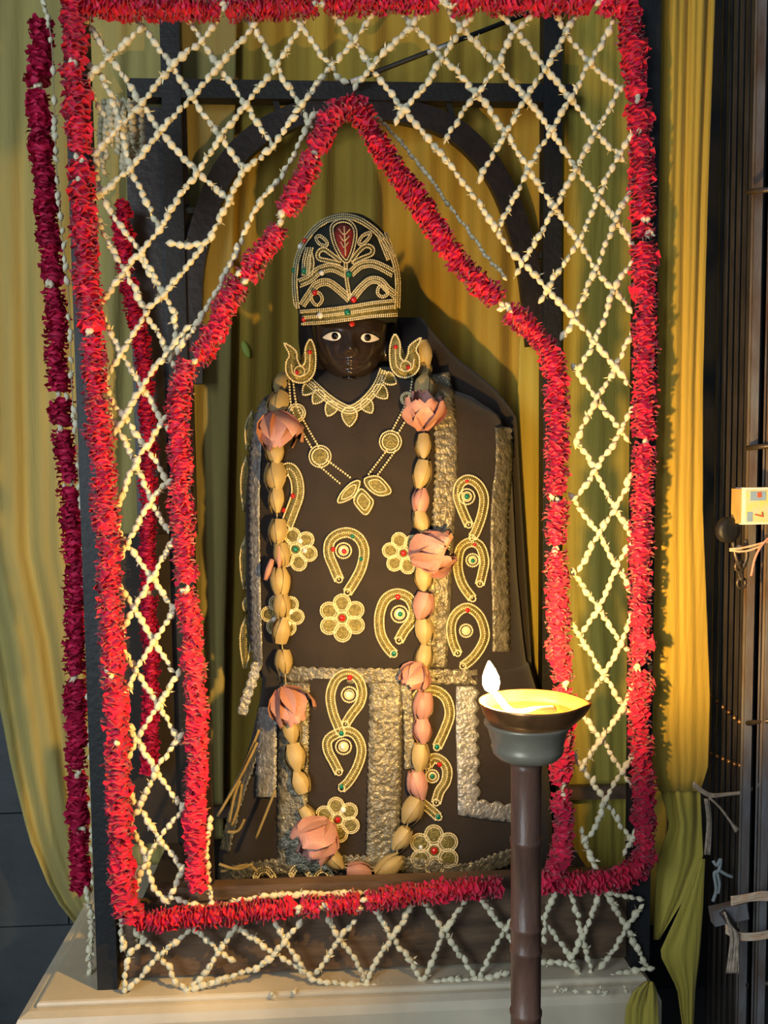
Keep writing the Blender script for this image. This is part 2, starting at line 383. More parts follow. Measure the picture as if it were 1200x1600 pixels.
garland([(66, 42), (60, 150), (65, 230), (75, 330), (84, 440), (90, 560), (97, 660), (109, 770), (118, 900), (118, 1050), (120, 1200), (127, 1392)], YF+.10,
        'shaded crimson rose garland hanging outside the iron post, beside the plain curtain', .0255, ROSE_SHADED, .0165, .16)
garland([(112, 2), (120, 150), (125, 260), (132, 380), (146, 540), (158, 700), (168, 850), (173, 960), (180, 1100), (185, 1250), (190, 1370), (206, 1440)], YG,
        'long red rose garland down the lattice edge beside the iron post', .0262)
garland([(140, 10), (260, 14), (400, 12), (520, 5), (640, 2), (760, 4), (880, 4), (972, 8)], YG, 'red rose garland running along the top edge of the lattice', .024)
garland([(982, 22), (996, 150), (1003, 300), (1006, 500), (1007, 620), (1003, 800), (1000, 1000), (1000, 1150), (1006, 1270), (1003, 1345), (965, 1374), (905, 1378), (852, 1376)], YG+.01,
        'long red rose garland beside the golden drape, turning along the foot', .0252)
garland([(222, 1440), (300, 1434), (400, 1423), (490, 1417), (570, 1408), (680, 1393), (786, 1386)], YG, 'red rose garland along the wooden base board', .0235, gap=.2)
garland([(560, 172), (530, 172), (510, 200), (480, 265), (450, 330), (405, 402), (360, 462), (325, 540), (292, 578), (279, 640), (283, 750), (288, 860), (296, 960), (305, 1060), (308, 1170), (305, 1300), (310, 1384)], YG+.008,
        'red rose garland forming the daylit half of the arch and inner edge', .0245)
garland([(545, 160), (572, 190), (600, 240), (650, 310), (700, 385), (760, 455), (838, 524), (868, 580), (870, 700), (870, 850), (873, 1000), (880, 1080), (876, 1200), (880, 1300), (872, 1366)], YG+.004,
        'red rose garland forming the lamplit half of the arch behind the oil lamp', .0248)
garland([(190, 322), (198, 430), (224, 560), (232, 700), (231, 900), (236, 1050), (234, 1205)], YB-.06, 'dull crimson rose garland hanging inside on the back iron post', .0235, ROSE_SHADED, .0165, .05)

# lattice strings, traced along the net; \ strings lie behind / strings
NET_A = [[(137, 32), (155, 65), (172, 88), (200, 130), (222, 162), (250, 205), (285, 243), (310, 270), (358, 315)],
 [(217, 33), (268, 103), (300, 150), (345, 215), (382, 265)], [(295, 32), (315, 63), (342, 103), (385, 165), (430, 235)],
 [(385, 30), (400, 52), (430, 105), (470, 165), (485, 195)], [(440, 10), (472, 45), (515, 105), (543, 130)],
 [(522, 25), (552, 65), (580, 105), (632, 172)], [(613, 5), (643, 40), (692, 92), (745, 145), (790, 207), (826, 264), (867, 325), (905, 375), (930, 420), (960, 452), (986, 490)],
 [(702, 18), (722, 45), (777, 103), (822, 152), (862, 203), (900, 262), (945, 320), (990, 385)],
 [(775, 15), (804, 47), (852, 107), (892, 155), (940, 215), (981, 255)], [(865, 12), (883, 50), (922, 97), (970, 142)],
 [(128, 96), (153, 113), (173, 150), (190, 200), (203, 262), (227, 310), (250, 357)], [(140, 142), (152, 164), (160, 180)],
 [(148, 240), (160, 310), (210, 382), (240, 430), (255, 460)], [(147, 330), (178, 397), (210, 450), (229, 490), (262, 550), (282, 602)]]
NET_B = [[(220, 45), (172, 88), (150, 110), (135, 132)], [(340, 33), (315, 63), (268, 103), (222, 162), (180, 205), (148, 245)],
 [(397, 40), (342, 103), (300, 150), (250, 205), (203, 262), (150, 310)], [(478, 32), (430, 105), (385, 165), (345, 215), (310, 270), (278, 310), (250, 357), (205, 410), (158, 478)],
 [(588, 13), (552, 65), (515, 105), (470, 165), (425, 230), (380, 270), (358, 315), (328, 372), (290, 420), (256, 460), (229, 490), (190, 550), (164, 596)],
 [(657, 15), (643, 40), (600, 85), (580, 105), (552, 140)], [(751, 4), (722, 45), (692, 92), (665, 130), (632, 172), (620, 192)],
 [(838, 18), (804, 50), (777, 103), (745, 145), (692, 222)], [(898, 28), (883, 50), (852, 107), (822, 152), (790, 207), (744, 286)],
 [(962, 25), (940, 68), (922, 97), (892, 155), (862, 203), (826, 264), (776, 360)], [(970, 140), (940, 190), (900, 262), (867, 325), (830, 388), (802, 435)],
 [(984, 215), (945, 285), (905, 375), (862, 440), (845, 470)], [(984, 300), (965, 335), (930, 420), (902, 490), (878, 530)]]
LEFT_A = [[(220, 405), (255, 460), (270, 490), (273, 530), (265, 552)], [(155, 485), (190, 550), (222, 602), (250, 655), (265, 672)],
 [(165, 600), (178, 635), (195, 650), (222, 692), (250, 732), (263, 757)], [(172, 650), (205, 710), (212, 725), (237, 782), (262, 832)],
 [(184, 820), (200, 850), (237, 903), (272, 952)], [(188, 918), (210, 950), (240, 1003), (274, 1052)], [(193, 1018), (213, 1047), (247, 1100), (286, 1162)],
 [(194, 1128), (213, 1155), (245, 1203), (286, 1263)], [(203, 1243), (217, 1260), (250, 1310), (286, 1357)], [(205, 1282), (228, 1345), (240, 1385), (266, 1412)]]
LEFT_B = [[(290, 512), (262, 550), (222, 603), (195, 650), (176, 680)], [(256, 652), (235, 687), (212, 725), (180, 797)], [(263, 752), (237, 782), (200, 850), (190, 872)],
 [(266, 850), (237, 903), (210, 950), (190, 988)], [(273, 950), (240, 1003), (213, 1047), (196, 1082)], [(279, 1050), (247, 1100), (213, 1155), (200, 1188)],
 [(282, 1150), (245, 1203), (217, 1260), (206, 1282)], [(288, 1262), (250, 1310), (228, 1345), (213, 1392)], [(286, 1357), (268, 1397)]]
RIGHT_A = [[(897, 575), (933, 620), (960, 660), (986, 694)], [(905, 695), (920, 720), (945, 765), (965, 800), (986, 836)], [(895, 775), (910, 800), (935, 835), (965, 885), (986, 922)],
 [(895, 895), (935, 950), (970, 1005), (986, 1022)], [(897, 980), (943, 1052), (975, 1100), (987, 1117)], [(905, 1110), (940, 1155), (972, 1203), (990, 1230)],
 [(898, 1182), (912, 1203), (945, 1250), (980, 1303), (992, 1312)], [(908, 1298), (918, 1330), (930, 1354)]]
RIGHT_B = [[(985, 412), (960, 452), (935, 515), (905, 577)], [(984, 530), (958, 580), (933, 622), (900, 692)], [(986, 640), (960, 690), (940, 720), (915, 757), (893, 784)],
 [(986, 745), (962, 795), (935, 835), (905, 892)], [(986, 850), (965, 885), (938, 945), (910, 992)], [(986, 960), (970, 1005), (943, 1052), (913, 1097)],
 [(988, 1075), (975, 1100), (940, 1155), (905, 1203)], [(990, 1175), (972, 1203), (945, 1250), (930, 1290), (914, 1312)], [(993, 1300), (972, 1338)]]
LOW_A = [[(215, 1458), (247, 1492), (275, 1530), (293, 1548)], [(306, 1452), (343, 1485), (370, 1500)], [(372, 1450), (400, 1470), (430, 1490), (480, 1522)], [(432, 1445), (455, 1485), (484, 1524)],
 [(513, 1438), (530, 1467), (555, 1500), (573, 1538)], [(588, 1422), (613, 1465), (640, 1500), (662, 1538)], [(658, 1404), (695, 1455), (730, 1510), (747, 1534)], [(752, 1408), (788, 1452), (815, 1490)],
 [(850, 1438), (875, 1475), (895, 1500), (915, 1537)], [(893, 1396), (907, 1450), (920, 1500), (924, 1530), (919, 1547)], [(948, 1397), (980, 1450), (1005, 1500), (1011, 1516)]]
LOW_B = [[(224, 1470), (205, 1492), (198, 1520), (195, 1550)], [(295, 1456), (258, 1485), (220, 1525), (197, 1545)], [(368, 1450), (343, 1485), (320, 1520), (293, 1548)], [(466, 1443), (430, 1487), (400, 1516)],
 [(552, 1440), (530, 1467), (510, 1495), (493, 1522)], [(640, 1420), (613, 1465), (590, 1500), (573, 1538)], [(725, 1410), (695, 1455), (675, 1500), (662, 1535)], [(798, 1440), (770, 1485), (750, 1528)],
 [(865, 1398), (852, 1436), (847, 1470)], [(937, 1396), (915, 1455), (893, 1497)], [(1001, 1418), (980, 1450), (955, 1490), (933, 1517)]]
ORD = 'first second third fourth fifth sixth seventh eighth ninth tenth eleventh twelfth thirteenth fourteenth fifteenth sixteenth'.split()
def net(lst, dy, text, group, key):
    for k, st in enumerate(sorted(lst, key=key)):
        pts = smooth([P(x+random.gauss(0, .8), y+random.gauss(0, .8), YF-.012+dy+random.gauss(0, .002)) for x, y in st], 4)
        flower_string(pts, text % ORD[k], group)
mid = lambda st: (sum(p[0] for p in st)/len(st), sum(p[1] for p in st)/len(st))
ka = lambda st: mid(st)[0]-mid(st)[1]/1.35
kb = lambda st: mid(st)[0]+mid(st)[1]/1.35
kd = lambda st: -mid(st)[1]
net(NET_A, .004, 'jasmine string over the arch falling toward the gate, %s from the daylit iron post', 'lattice strings over the arch', ka)
net(NET_B, -.005, 'jasmine string over the arch falling toward the daylit iron post, %s from that post', 'lattice strings over the arch', kb)
net(LEFT_A, .004, 'jasmine string beside the daylit post falling toward the statue, %s above the base board', 'lattice strings on the daylit side', kd)
net(LEFT_B, -.005, 'jasmine string beside the daylit post falling toward that post, %s above the base board', 'lattice strings on the daylit side', kd)
net(RIGHT_A, .004, 'jasmine string between lamp and golden drape falling toward the drape, %s above the base', 'lattice strings on the lamp side', kd)
net(RIGHT_B, -.005, 'jasmine string between lamp and golden drape falling toward the lamp, %s above the base', 'lattice strings on the lamp side', kd)
net(LOW_A, .004, 'jasmine string over the base board falling toward the gate, %s from the daylit post', 'lattice strings over the base board', lambda st: mid(st)[0])
net(LOW_B, -.005, 'jasmine string over the base board falling toward the daylit post, %s from that post', 'lattice strings over the base board', lambda st: mid(st)[0])
def single(px, Y, label, **k): return flower_string(smooth([P(x, y, Y) for x, y in px], 5), label, **k)
single([(490, 180), (462, 235), (440, 272), (395, 335), (365, 403), (330, 470), (292, 528), (276, 552)], YF-.020, 'long jasmine string edging the daylit slope of the red arch')
single([(632, 172), (680, 230), (735, 300), (770, 350), (800, 395), (820, 415), (850, 445), (885, 485), (930, 535), (987, 606)], YF-.020, 'thick double jasmine string edging the lamplit slope of the arch', size=.0185)
single([(588, 183), (620, 215), (665, 270), (720, 345), (755, 392), (790, 435)], YF+.03, 'thin faint jasmine string behind the lamplit slope of the arch', size=.011)
single([(268, 1402), (300, 1412), (330, 1418), (400, 1402), (470, 1398), (560, 1396), (640, 1398)], YF-.004, 'sagging jasmine string along the top of the rose garland on the base')
single([(908, 1380), (945, 1392), (1008, 1406)], YF-.015, 'short jasmine string below the turned foot of the rose garland')
single([(136, 1392), (142, 1440), (141, 1490), (139, 1530)], YF+.06, 'bare pale jasmine string dangling beside the foot of the iron post')
single([(190, 1432), (191, 1460), (195, 1488)], YF-.02, 'short jasmine string end hanging under the corner of the rose garlands')
single([(328, 1280), (323, 1340), (330, 1415)], YF-.018, 'jasmine string hanging beside the stub of the inner rose garland')
single([(68, 5), (80, 60), (84, 150), (88, 260), (96, 360), (108, 470), (112, 600), (124, 760), (134, 900), (138, 1050), (142, 1200), (144, 1390)], YF+.07, 'long sparse jasmine string behind the outermost rose garland', size=.015, gap=.6)
single([(268, 380), (300, 383), (330, 378)], YF-.017, 'short level jasmine string where the lattice meets the arch')
single([(293, 1547), (340, 1532), (390, 1516), (428, 1496)], YF-.017, 'jasmine string rising along the foot of the base board near the post')
single([(488, 1530), (520, 1536), (575, 1540), (660, 1540), (700, 1530), (740, 1532), (800, 1518)], YF-.017, 'long level jasmine string along the foot of the base board')
single([(850, 1505), (880, 1504), (905, 1512)], YF-.017, 'short level jasmine string on the base board just past the lamp stand')
single([(922, 1532), (970, 1521), (1016, 1512)], YF-.017, 'level jasmine string at the foot of the board by the bunched cloth')
bw = empty('wilted_flower_bunch', P(200, 175, 2.0), 'bunch of wilted cream jasmine strings slung inside the frame corner', 'flower bunch')
for k in range(9):
    x0 = 160+k*7.5; yb = 200+random.uniform(20, 75)
    pts = smooth([P(x0+random.uniform(-4, 4), y, 2.0+random.uniform(-.02, .02)) for y in (160, 190, 225, yb+10)], 4)
    for p in resample(pts, .013):
        s = .017*random.uniform(.8, 1.2); inst('flower_bud', random.choice(WILT), bw, orient(p, Vector((random.gauss(0, .5), random.gauss(0, .4), -1)), random.uniform(0, 6), (s, s, s)))
# petals fallen on the marble
for k, (x, y) in enumerate([(425, 1553), (868, 1548), (884, 1546), (900, 1549), (921, 1550), (936, 1549), (948, 1551), (978, 1548), (460, 1550)]):
    o = bpy.data.objects.new('fallen_bud', BUD[2+k % 2]); COL.objects.link(o)
    p = PZ(x, y, ZM+.003); o.matrix_world = orient(p, Vector((random.gauss(0, 1), random.gauss(0, 1), .05)), 1, (.012, .012, .012))
    tag(o, 'tiny jasmine bud fallen on the marble edge under the shrine', 'flower', 'fallen buds on the marble')

# ================================================================== STATUE
class RowSurf:
    def __init__(s, rows, Y0, n=2.0):
        s.Y0, s.n = Y0, n; s.t = []
        for py, xl, xr, b in rows:
            a, c = P(xl, py, Y0), P(xr, py, Y0); s.t.append(((a.z+c.z)/2, (a.x+c.x)/2, (c.x-a.x)/2, b))
        s.t.sort()
    def at(s, z): return lerp_tab(s.t, z)
    def y(s, x, z):
        c, w, b = s.at(z); u = min(.985, abs((x-c)/max(w, 1e-4))); return s.Y0-b*(1-u**s.n)**(1/s.n)
    def S(s, px, py, off=0):
        Y = s.Y0-.1
        for _ in range(7): p = P(px, py, Y); Y = .4*Y+.6*s.y(p.x, p.z)
        p = P(px, py, Y); e = .004
        dx = (s.y(p.x+e, p.z)-s.y(p.x-e, p.z))/(2*e); dz = (s.y(p.x, p.z+e)-s.y(p.x, p.z-e))/(2*e)
        dx = max(-1.5, min(1.5, dx)); dz = max(-1, min(1, dz))
        n = Vector((dx, -1, dz)).normalized(); return p+n*off
    def mesh(s, n=72, m=40, back=1.0, fold=0, cap=True, fseed=0):
        b = MB(); z0, z1 = s.t[0][0], s.t[-1][0]; vs = []
        for j in range(m):
            z = z0+(z1-z0)*j/(m-1); c, w, d = s.at(z)
            for k in range(n):
                a = 2*math.pi*k/n; ca, sa = math.cos(a), math.sin(a); e = 2/s.n
                x = w*math.copysign(abs(ca)**e, ca); y = -d*math.copysign(abs(sa)**e, sa)*(1 if sa > 0 else back)
                if fold: y += fold*mnoise.noise((x*14+fseed, 0, z*3))
                vs.append((c+x, s.Y0+y, z))
        fs = [(j*n+k, j*n+(k+1) % n, (j+1)*n+(k+1) % n, (j+1)*n+k) for j in range(m-1) for k in range(n)]
        fs += [tuple(range(n-1, -1, -1)), tuple((m-1)*n+k for k in range(n))]
        return b.add(vs, fs)
V2 = lambda p: Vector((p[0], p[1], 0))
def bead_row(b, S, path, r_px, off, closed=False, sub=5, smoothp=True, gapf=1.75):
    pts = smooth([V2(p) for p in path], sub, closed) if smoothp else [V2(p) for p in path]
    if closed: pts.append(pts[0])
    k = .00146
    for q in resample(pts, r_px*gapf): b.ball(S(q.x, q.y, off), r_px*k, 5, 3)
def offset_path(path, d, closed=False, sub=6):
    pts = smooth([V2(p) for p in path], sub, closed); m = len(pts); out = []
    for i, p in enumerate(pts):
        t = (pts[(i+1) % m]-pts[i-1]) if closed else (pts[min(i+1, m-1)]-pts[max(0, i-1)])
        t.normalize(); out.append((p.x-t.y*d, p.y+t.x*d))
    return out
def ribbon(b, S, path, w, off, nc=3, sub=6, scal=0, wl=14, crinkle=0, seed=0, side=0, taper=None):
    pts = smooth([V2(p) for p in path], sub); pts = resample(pts, 3.5 if scal or crinkle else 5)+[pts[-1]]; m = len(pts); vs = []; L = 0
    for i, p in enumerate(pts):
        t = pts[min(i+1, m-1)]-pts[max(0, i-1)]
        if t.length < 1e-6: t = Vector((0, 1, 0))
        t.normalize(); nx, ny = -t.y, t.x; L = i*3.5
        sc = scal*abs(math.sin(math.pi*L/wl))-scal
        ww = w if taper is None else w*(taper[0]+(taper[1]-taper[0])*i/(m-1))
        lo = -ww/2-(sc if side <= 0 else 0); hi = ww/2+(sc if side >= 0 else 0)
        for c in range(nc):
            s_ = lo+(hi-lo)*c/(nc-1)
            o = off+(crinkle*mnoise.noise((L*.16, c*1.9, seed)) if crinkle else 0)
            vs.append(S(p.x+nx*s_, p.y+ny*s_, o))
    b.add(vs, [(i*nc+c, i*nc+c+1, (i+1)*nc+c+1, (i+1)*nc+c) for i in range(m-1) for c in range(nc-1)]); return b
def plate(b, S, poly, off, closed_sub=5):
    pts = smooth([V2(p) for p in poly], closed_sub, True); c = sum(pts, Vector())/len(pts); n = len(pts)
    vs = [S(c.x, c.y, off*1.2)]+[S(c.x+(p.x-c.x)*.55, c.y+(p.y-c.y)*.55, off*1.1) for p in pts]+[S(p.x, p.y, off) for p in pts]+[S(p.x, p.y, off-.004) for p in pts]
    fs = [(0, 1+k, 1+(k+1) % n) for k in range(n)]+[(1+r*n+k, 1+(r+1)*n+k, 1+(r+1)*n+(k+1) % n, 1+r*n+(k+1) % n) for r in range(2) for k in range(n)]
    b.add(vs, fs); return b
def gem(S, x, y, r, m, parent, off=.005):
    p = S(x, y, off); MB().ball(p, r*.00146, 8, 6, (1, .7, 1)).build('gem', 'gem_'+m, parent)
def circle(x, y, r, n=8, sy=1): return [(x+r*math.cos(2*math.pi*k/n), y+r*sy*math.sin(2*math.pi*k/n)) for k in range(n)]

Y0 = 2.13
st = empty('deity_statue', (P(560, 1300, Y0).x, Y0, ZM+.07), 'glossy black stone deity statue with painted white eyes, in dark robes', 'statue')
# --- head, neck and shoulders: one body surface
YH = 2.115
HR = [(446, 50, .07), (470, 58, .095), (500, 60, .108), (520, 58, .112), (540, 55, .112), (555, 50, .110), (567, 43, .108), (577, 35, .104), (585, 26, .098), (590, 19, .088), (594, 24, .058),
      (600, 33, .052), (620, 37, .055), (650, 60, .075), (690, 120, .085), (760, 130, .09), (1000, 120, .08), (1330, 110, .08)]
def feat(px, py):
    g = lambda cx, cy, sx, sy, a: a*math.exp(-((px-cx)/sx)**2/2-((py-cy)/sy)**2/2)
    d = g(547, 532, 5.5, 14, .010)+g(547, 546, 6, 6, .015)+g(539, 550, 4, 4, .005)+g(555, 550, 4, 4, .005)
    d += g(547, 564, 11, 2.6, .0065)+g(547, 570.5, 9, 2.6, .0065)-g(547, 567.3, 12, 1.3, .003)+g(547, 583, 9, 4.5, .006)-g(547, 576, 10, 2.5, .003)
    d += g(519, 515, 13, 4, .004)+g(577, 517, 13, 4, .004)-g(519, 526, 12, 7, .005)-g(577, 528, 12, 7, .005)
    d += g(517, 548, 10, 10, .004)+g(580, 549, 10, 10, .004)
    return d
def proj(p):
    d = p-CAM; f_ = d.dot(fw); return CX+F*d.dot(rt)/f_, CY-F*d.dot(up)/f_
HRZ = sorted((P(546, py if py > 592 else 745-(745-py)/1.053, YH).z, hw*(YH/F), dp) for py, hw, dp in HR)
HX = lambda z: CAM.x+(P(546, 560, YH).x-CAM.x)
def head_y(x, z):
    hw, dp = lerp_tab(HRZ, z); u = max(-.985, min(.985, (x-HX(z))/hw)); Y = YH-dp*math.sqrt(1-u*u)
    return Y-feat(*proj(Vector((x, Y, z))))
b = MB(); vs = []; n = 110
zt_, zc_ = HRZ[-1][0], P(546, 600, YH).z; zb_ = HRZ[0][0]
zl = [zt_+(zc_-zt_)*i/110 for i in range(110)]+[zc_+(zb_-zc_)*i/50 for i in range(51)]
for z in zl:
    hw, dp = lerp_tab(HRZ, z)
    for k in range(n):
        a = 2*math.pi*k/n; x = HX(z)+hw*math.sin(a); y = YH-dp*math.cos(a)*(1 if math.cos(a) > 0 else .8)
        if math.cos(a) > 0 and z > zc_-.01: y -= feat(*proj(Vector((x, y, z))))
        vs.append((x, y, z))
pys = zl
m = len(pys); fs = [(j*n+k, j*n+(k+1) % n, (j+1)*n+(k+1) % n, (j+1)*n+k) for j in range(m-1) for k in range(n)]
fs += [tuple(range(n)), tuple(range((m-1)*n+n-1, (m-1)*n-1, -1))]
b.add(vs, fs).build('body', 'stone', st)
def FS(px, py, off=0):                 # point on the face
    Y = 2.0
    for _ in range(14): p = P(px, py, Y); Y = .5*Y+.5*head_y(p.x, p.z)
    return P(px, py, Y-off)
def face_patch(name, poly, m, off, parent):
    b = MB(); pts = smooth([V2(p) for p in poly], 5, True); c = sum(pts, Vector())/len(pts); k = len(pts)
    vs = [FS(c.x, c.y, off*1.7)]+[FS(c.x+(p.x-c.x)*.6, c.y+(p.y-c.y)*.6, off*1.4) for p in pts]+[FS(p.x, p.y, off*.6) for p in pts]
    b.add(vs, [(0, 1+i, 1+(i+1) % k) for i in range(k)]+[(1+i, 1+k+i, 1+k+(i+1) % k, 1+(i+1) % k) for i in range(k)]); return b.build(name, m, parent)
for ex, ey, s in ((519, 525.5, 1), (577.5, 528, -1)):
    e = face_patch('eye', [(ex-15*s, ey+2), (ex-6*s, ey-4.5), (ex+4*s, ey-7), (ex+11*s, ey-5), (ex+13.5*s, ey+1), (ex+8*s, ey+6), (ex-2*s, ey+6.5)], 'eye_white', .0026, st)
    face_patch('iris', circle(ex+(4.0 if s > 0 else -3.0), ey-.5, 5.6), 'eye_black', .0056, e)
    MB().tube([FS(x, y, .002) for x, y in ((ex-17*s, ey+2), (ex-6*s, ey-6), (ex+4*s, ey-8.5), (ex+12*s, ey-6), (ex+15*s, ey+1))], .0011, 5).build('eyelid_line', 'eye_black', e)
face_patch('forehead_mark', circle(550, 506, 4.5), 'red_paint', .003, st)
for (x, y) in ((494, 545), (602, 548)):
    q = P(x, y, YH-.02); MB().ball(q, .021, 14, 8, (.5, .7, 1.15)).build('ear', 'stone', st)
# black cloth hair behind the face
HS = RowSurf([(435, 480, 610, .07), (480, 466, 620, .085), (530, 466, 622, .085), (580, 472, 618, .07), (625, 480, 615, .05)], 2.15)
HS.mesh(48, 24).build('hair', 'hair', st)

# --- robe (upper tunic) and skirt
TS = RowSurf([(572, 508, 602, .035), (590, 470, 640, .07), (606, 440, 690, .10), (622, 412, 735, .118), (650, 398, 778, .13), (700, 390, 796, .142), (780, 384, 800, .15), (900, 384, 806, .152), (1000, 390, 815, .152), (1050, 408, 822, .148)], Y0, 2.4)
robe = empty('upper_robe', P(590, 1050, Y0), 'dark brown velvet robe with gold paisley patches worn by the statue', 'robe')
TS.mesh(90, 50, .8, .006).build('tunic', 'velvet', robe)
SK = RowSurf([(1036, 412, 822, .160), (1080, 408, 835, .170), (1150, 392, 848, .178), (1230, 366, 856, .188), (1310, 345, 860, .196), (1400, 338, 862, .200)], Y0, 2.6)
skirt = empty('skirt', P(600, 1390, Y0), 'dark velvet skirt with silver bands and gold motifs worn by the statue', 'skirt')
SK.mesh(110, 40, .8, .010).build('skirt_cloth', 'velvet', skirt)
# mantle hump over the far shoulder
MS = RowSurf([(498, 612, 660, .02), (520, 606, 676, .035), (560, 600, 712, .05), (585, 600, 745, .06), (610, 600, 775, .065), (650, 600, 806, .07), (760, 600, 812, .07), (1040, 620, 830, .07)], 2.20, 2.4)
MS.mesh(60, 40).build('mantle', 'velvet', robe)
t_, k_ = TS.S, SK.S

def hook(S, path, w, parent, circ=None, gems=(), name='paisley_patch'):
    b = MB(); ribbon(b, S, path, w, .0035, 3); pt = b.build(name, 'gold_plate', parent, thick=.002)
    bd = MB()
    for d in (-w/2, w/2): bead_row(bd, S, offset_path(path, d), 1.75, .0055, smoothp=False)
    bead_row(bd, S, offset_path(path, 0), 1.5, .0052, smoothp=False, gapf=2.3)
    for e in (path[0], path[-1]): bead_row(bd, S, circle(e[0], e[1], w*.36), 1.6, .0055, True)
    if circ:
        x, y, r = circ; plate(bd, S, circle(x, y, r*.6), .003)
        bead_row(bd, S, circle(x, y, r), 1.8, .005, True); bead_row(bd, S, circle(x, y, r*.62), 1.3, .005, True)
    tag(bd.build('bead_edging', 'gold_bead', pt), kind='stuff')
    for gx, gy, gr, gm in gems: gem(S, gx, gy, gr, gm, pt, .006)
    return pt
def flower(S, x, y, r, parent, center='red', gems=(), rot=0, n=6, name='flower_patch'):
    pt = None; bd = MB()
    for k in range(n):
        a = rot+2*math.pi*k/n; cx, cy = x+.62*r*math.cos(a), y+.62*r*math.sin(a)
        poly = [(cx+r*.36*(math.cos(q)*math.cos(a)*1.05-math.sin(q)*math.sin(a)), cy+r*.36*(math.cos(q)*math.sin(a)*1.05+math.sin(q)*math.cos(a))) for q in [i*math.pi/4 for i in range(8)]]
        if pt is None: pt = plate(MB(), S, circle(x, y, r*.45), .003).build(name, 'gold_plate', parent)
        plate(MB(), S, poly, .0035).build('petal', 'gold_plate', pt)
        bead_row(bd, S, poly, 1.7, .005, True)
        bead_row(bd, S, [(cx+(p[0]-cx)*.78, cy+(p[1]-cy)*.78) for p in poly], 1.2, .005, True)
    bead_row(bd, S, circle(x, y, r*.24), 1.9, .006, True); tag(bd.build('bead_edging', 'gold_bead', pt), kind='stuff')
    gem(S, x, y, r*.14, center, pt, .006)
    for gx, gy, gr, gm in gems: gem(S, gx, gy, gr, gm, pt, .007)
    return pt
# tunic motifs
hook(t_, [(530, 905), (522, 886), (514, 865), (516, 846), (528, 835), (545, 832), (561, 841), (569, 860), (565, 885), (555, 906), (543, 925)], 14, robe, (537, 860, 12), [(521, 858, 4, 'red'), (538, 861, 4, 'red'), (551, 838, 3.5, 'green'), (564, 873, 3.5, 'green')])
flower(t_, 535, 965, 37, robe, 'red', rot=.5)
hook(t_, [(623, 1000), (631, 985), (643, 969), (646, 950), (637, 933), (619, 927), (602, 936), (593, 960), (594, 988), (604, 1009), (615, 1021)], 14, robe, (624, 959, 13), [(621, 932, 4.5, 'red'), (625, 959, 4, 'green'), (615, 1020, 4, 'green')])
hook(t_, [(731, 820), (721, 797), (714, 775), (717, 757), (730, 749), (745, 757), (754, 776), (752, 800), (743, 828), (736, 840)], 13, robe, (728, 776, 12), [(728, 776, 4.5, 'green'), (728, 752, 3, 'red')])
hook(t_, [(748, 912), (752, 895), (755, 875), (748, 853), (733, 847), (718, 858), (714, 885), (721, 912), (737, 935)], 13, robe, (737, 875, 10), [(737, 876, 3.5, 'green'), (740, 851, 3, 'red')])
hook(t_, [(714, 1020), (706, 1000), (704, 976), (713, 957), (730, 949), (748, 963), (756, 990), (750, 1010), (737, 1028), (722, 1040)], 13, robe, (727, 985, 10), [(729, 953, 4, 'red')])
flower(t_, 463, 858, 34, robe, 'green', [(448, 853, 4, 'white'), (471, 845, 4, 'white'), (450, 870, 3.5, 'white'), (478, 860, 4, 'white')], .3)
flower(t_, 443, 961, 33, robe, 'red', [(456, 955, 4.5, 'white'), (431, 967, 4, 'white'), (453, 974, 4, 'white')], .1)
flower(t_, 630, 864, 33, robe, 'red', rot=.2)
hook(t_, [(441, 738), (454, 733), (464, 748), (466, 772), (458, 797), (447, 826)], 18, robe, None, [(459, 775, 4, 'red'), (445, 797, 4, 'red')])
# leaf embroidery on the shawl edge
for (y0_, y1_, x0_, x1_) in ((642, 705, 395, 388), (712, 800, 386, 383), (838, 922, 384, 383), (932, 958, 386, 385), (964, 1045, 384, 383)):
    q = P(x0_, y0_, Y0-.02); r_ = P(x1_, y1_, Y0-.02); mid = (q+r_)/2
    b = MB(); L = (r_-q); sd = Vector((.013, -.006, 0)) if y1_-y0_ > 40 else Vector((.009, -.004, 0))
    prof = [0, .75, 1, .9, .6, .15]; vs = []
    for i, f_ in enumerate(prof):
        c = q+L*i/5
        vs += [c-sd*f_, c+sd*f_+Vector((0, -.004, 0)), c+Vector((0, -.012, 0))]
    b.add(vs, [f for i in range(5) for f in ((i*3, i*3+3, i*3+5, i*3+2), (i*3+2, i*3+5, i*3+4, i*3+1))])
    lf = b.build('leaf_patch', 'gold_plate', robe, thick=.003)
    bd = MB()
    for s in (-1, -.45, .1, .55, 1):
        for j in range(int((y1_-y0_)/3)):
            tt = j/((y1_-y0_)/3); f_ = lerp_tab([(i/5, v) for i, v in enumerate(prof)], tt)[0]
            bd.ball(q+L*tt+sd*f_*s+Vector((0, -.006, 0)), .0026, 5, 3)
    tag(bd.build('bead_edging', 'gold_bead', lf), kind='stuff')
def trim(S, path, w, parent, m='silver', off=.004, scal=4, wl=11, cr=.0025, side=0, seed=0):
    return ribbon(MB(), S, path, w, off, 6, 6, scal, wl, cr, seed, side).build('ruffled_trim', m, parent, thick=.0012)
trim(t_, [(418, 628), (406, 660), (402, 700), (399, 780), (400, 880), (402, 980), (404, 1040)], 17, robe, 'silver', side=1, seed=1)
trim(t_, [(684, 585), (692, 640), (696, 720), (692, 800), (688, 880), (684, 960), (680, 1042)], 36, robe, 'tinsel', side=1, seed=2)
trim(t_, [(786, 668), (787, 720), (780, 790), (779, 870), (782, 950), (782, 1018)], 28, robe, 'tinsel', side=-1, seed=3)
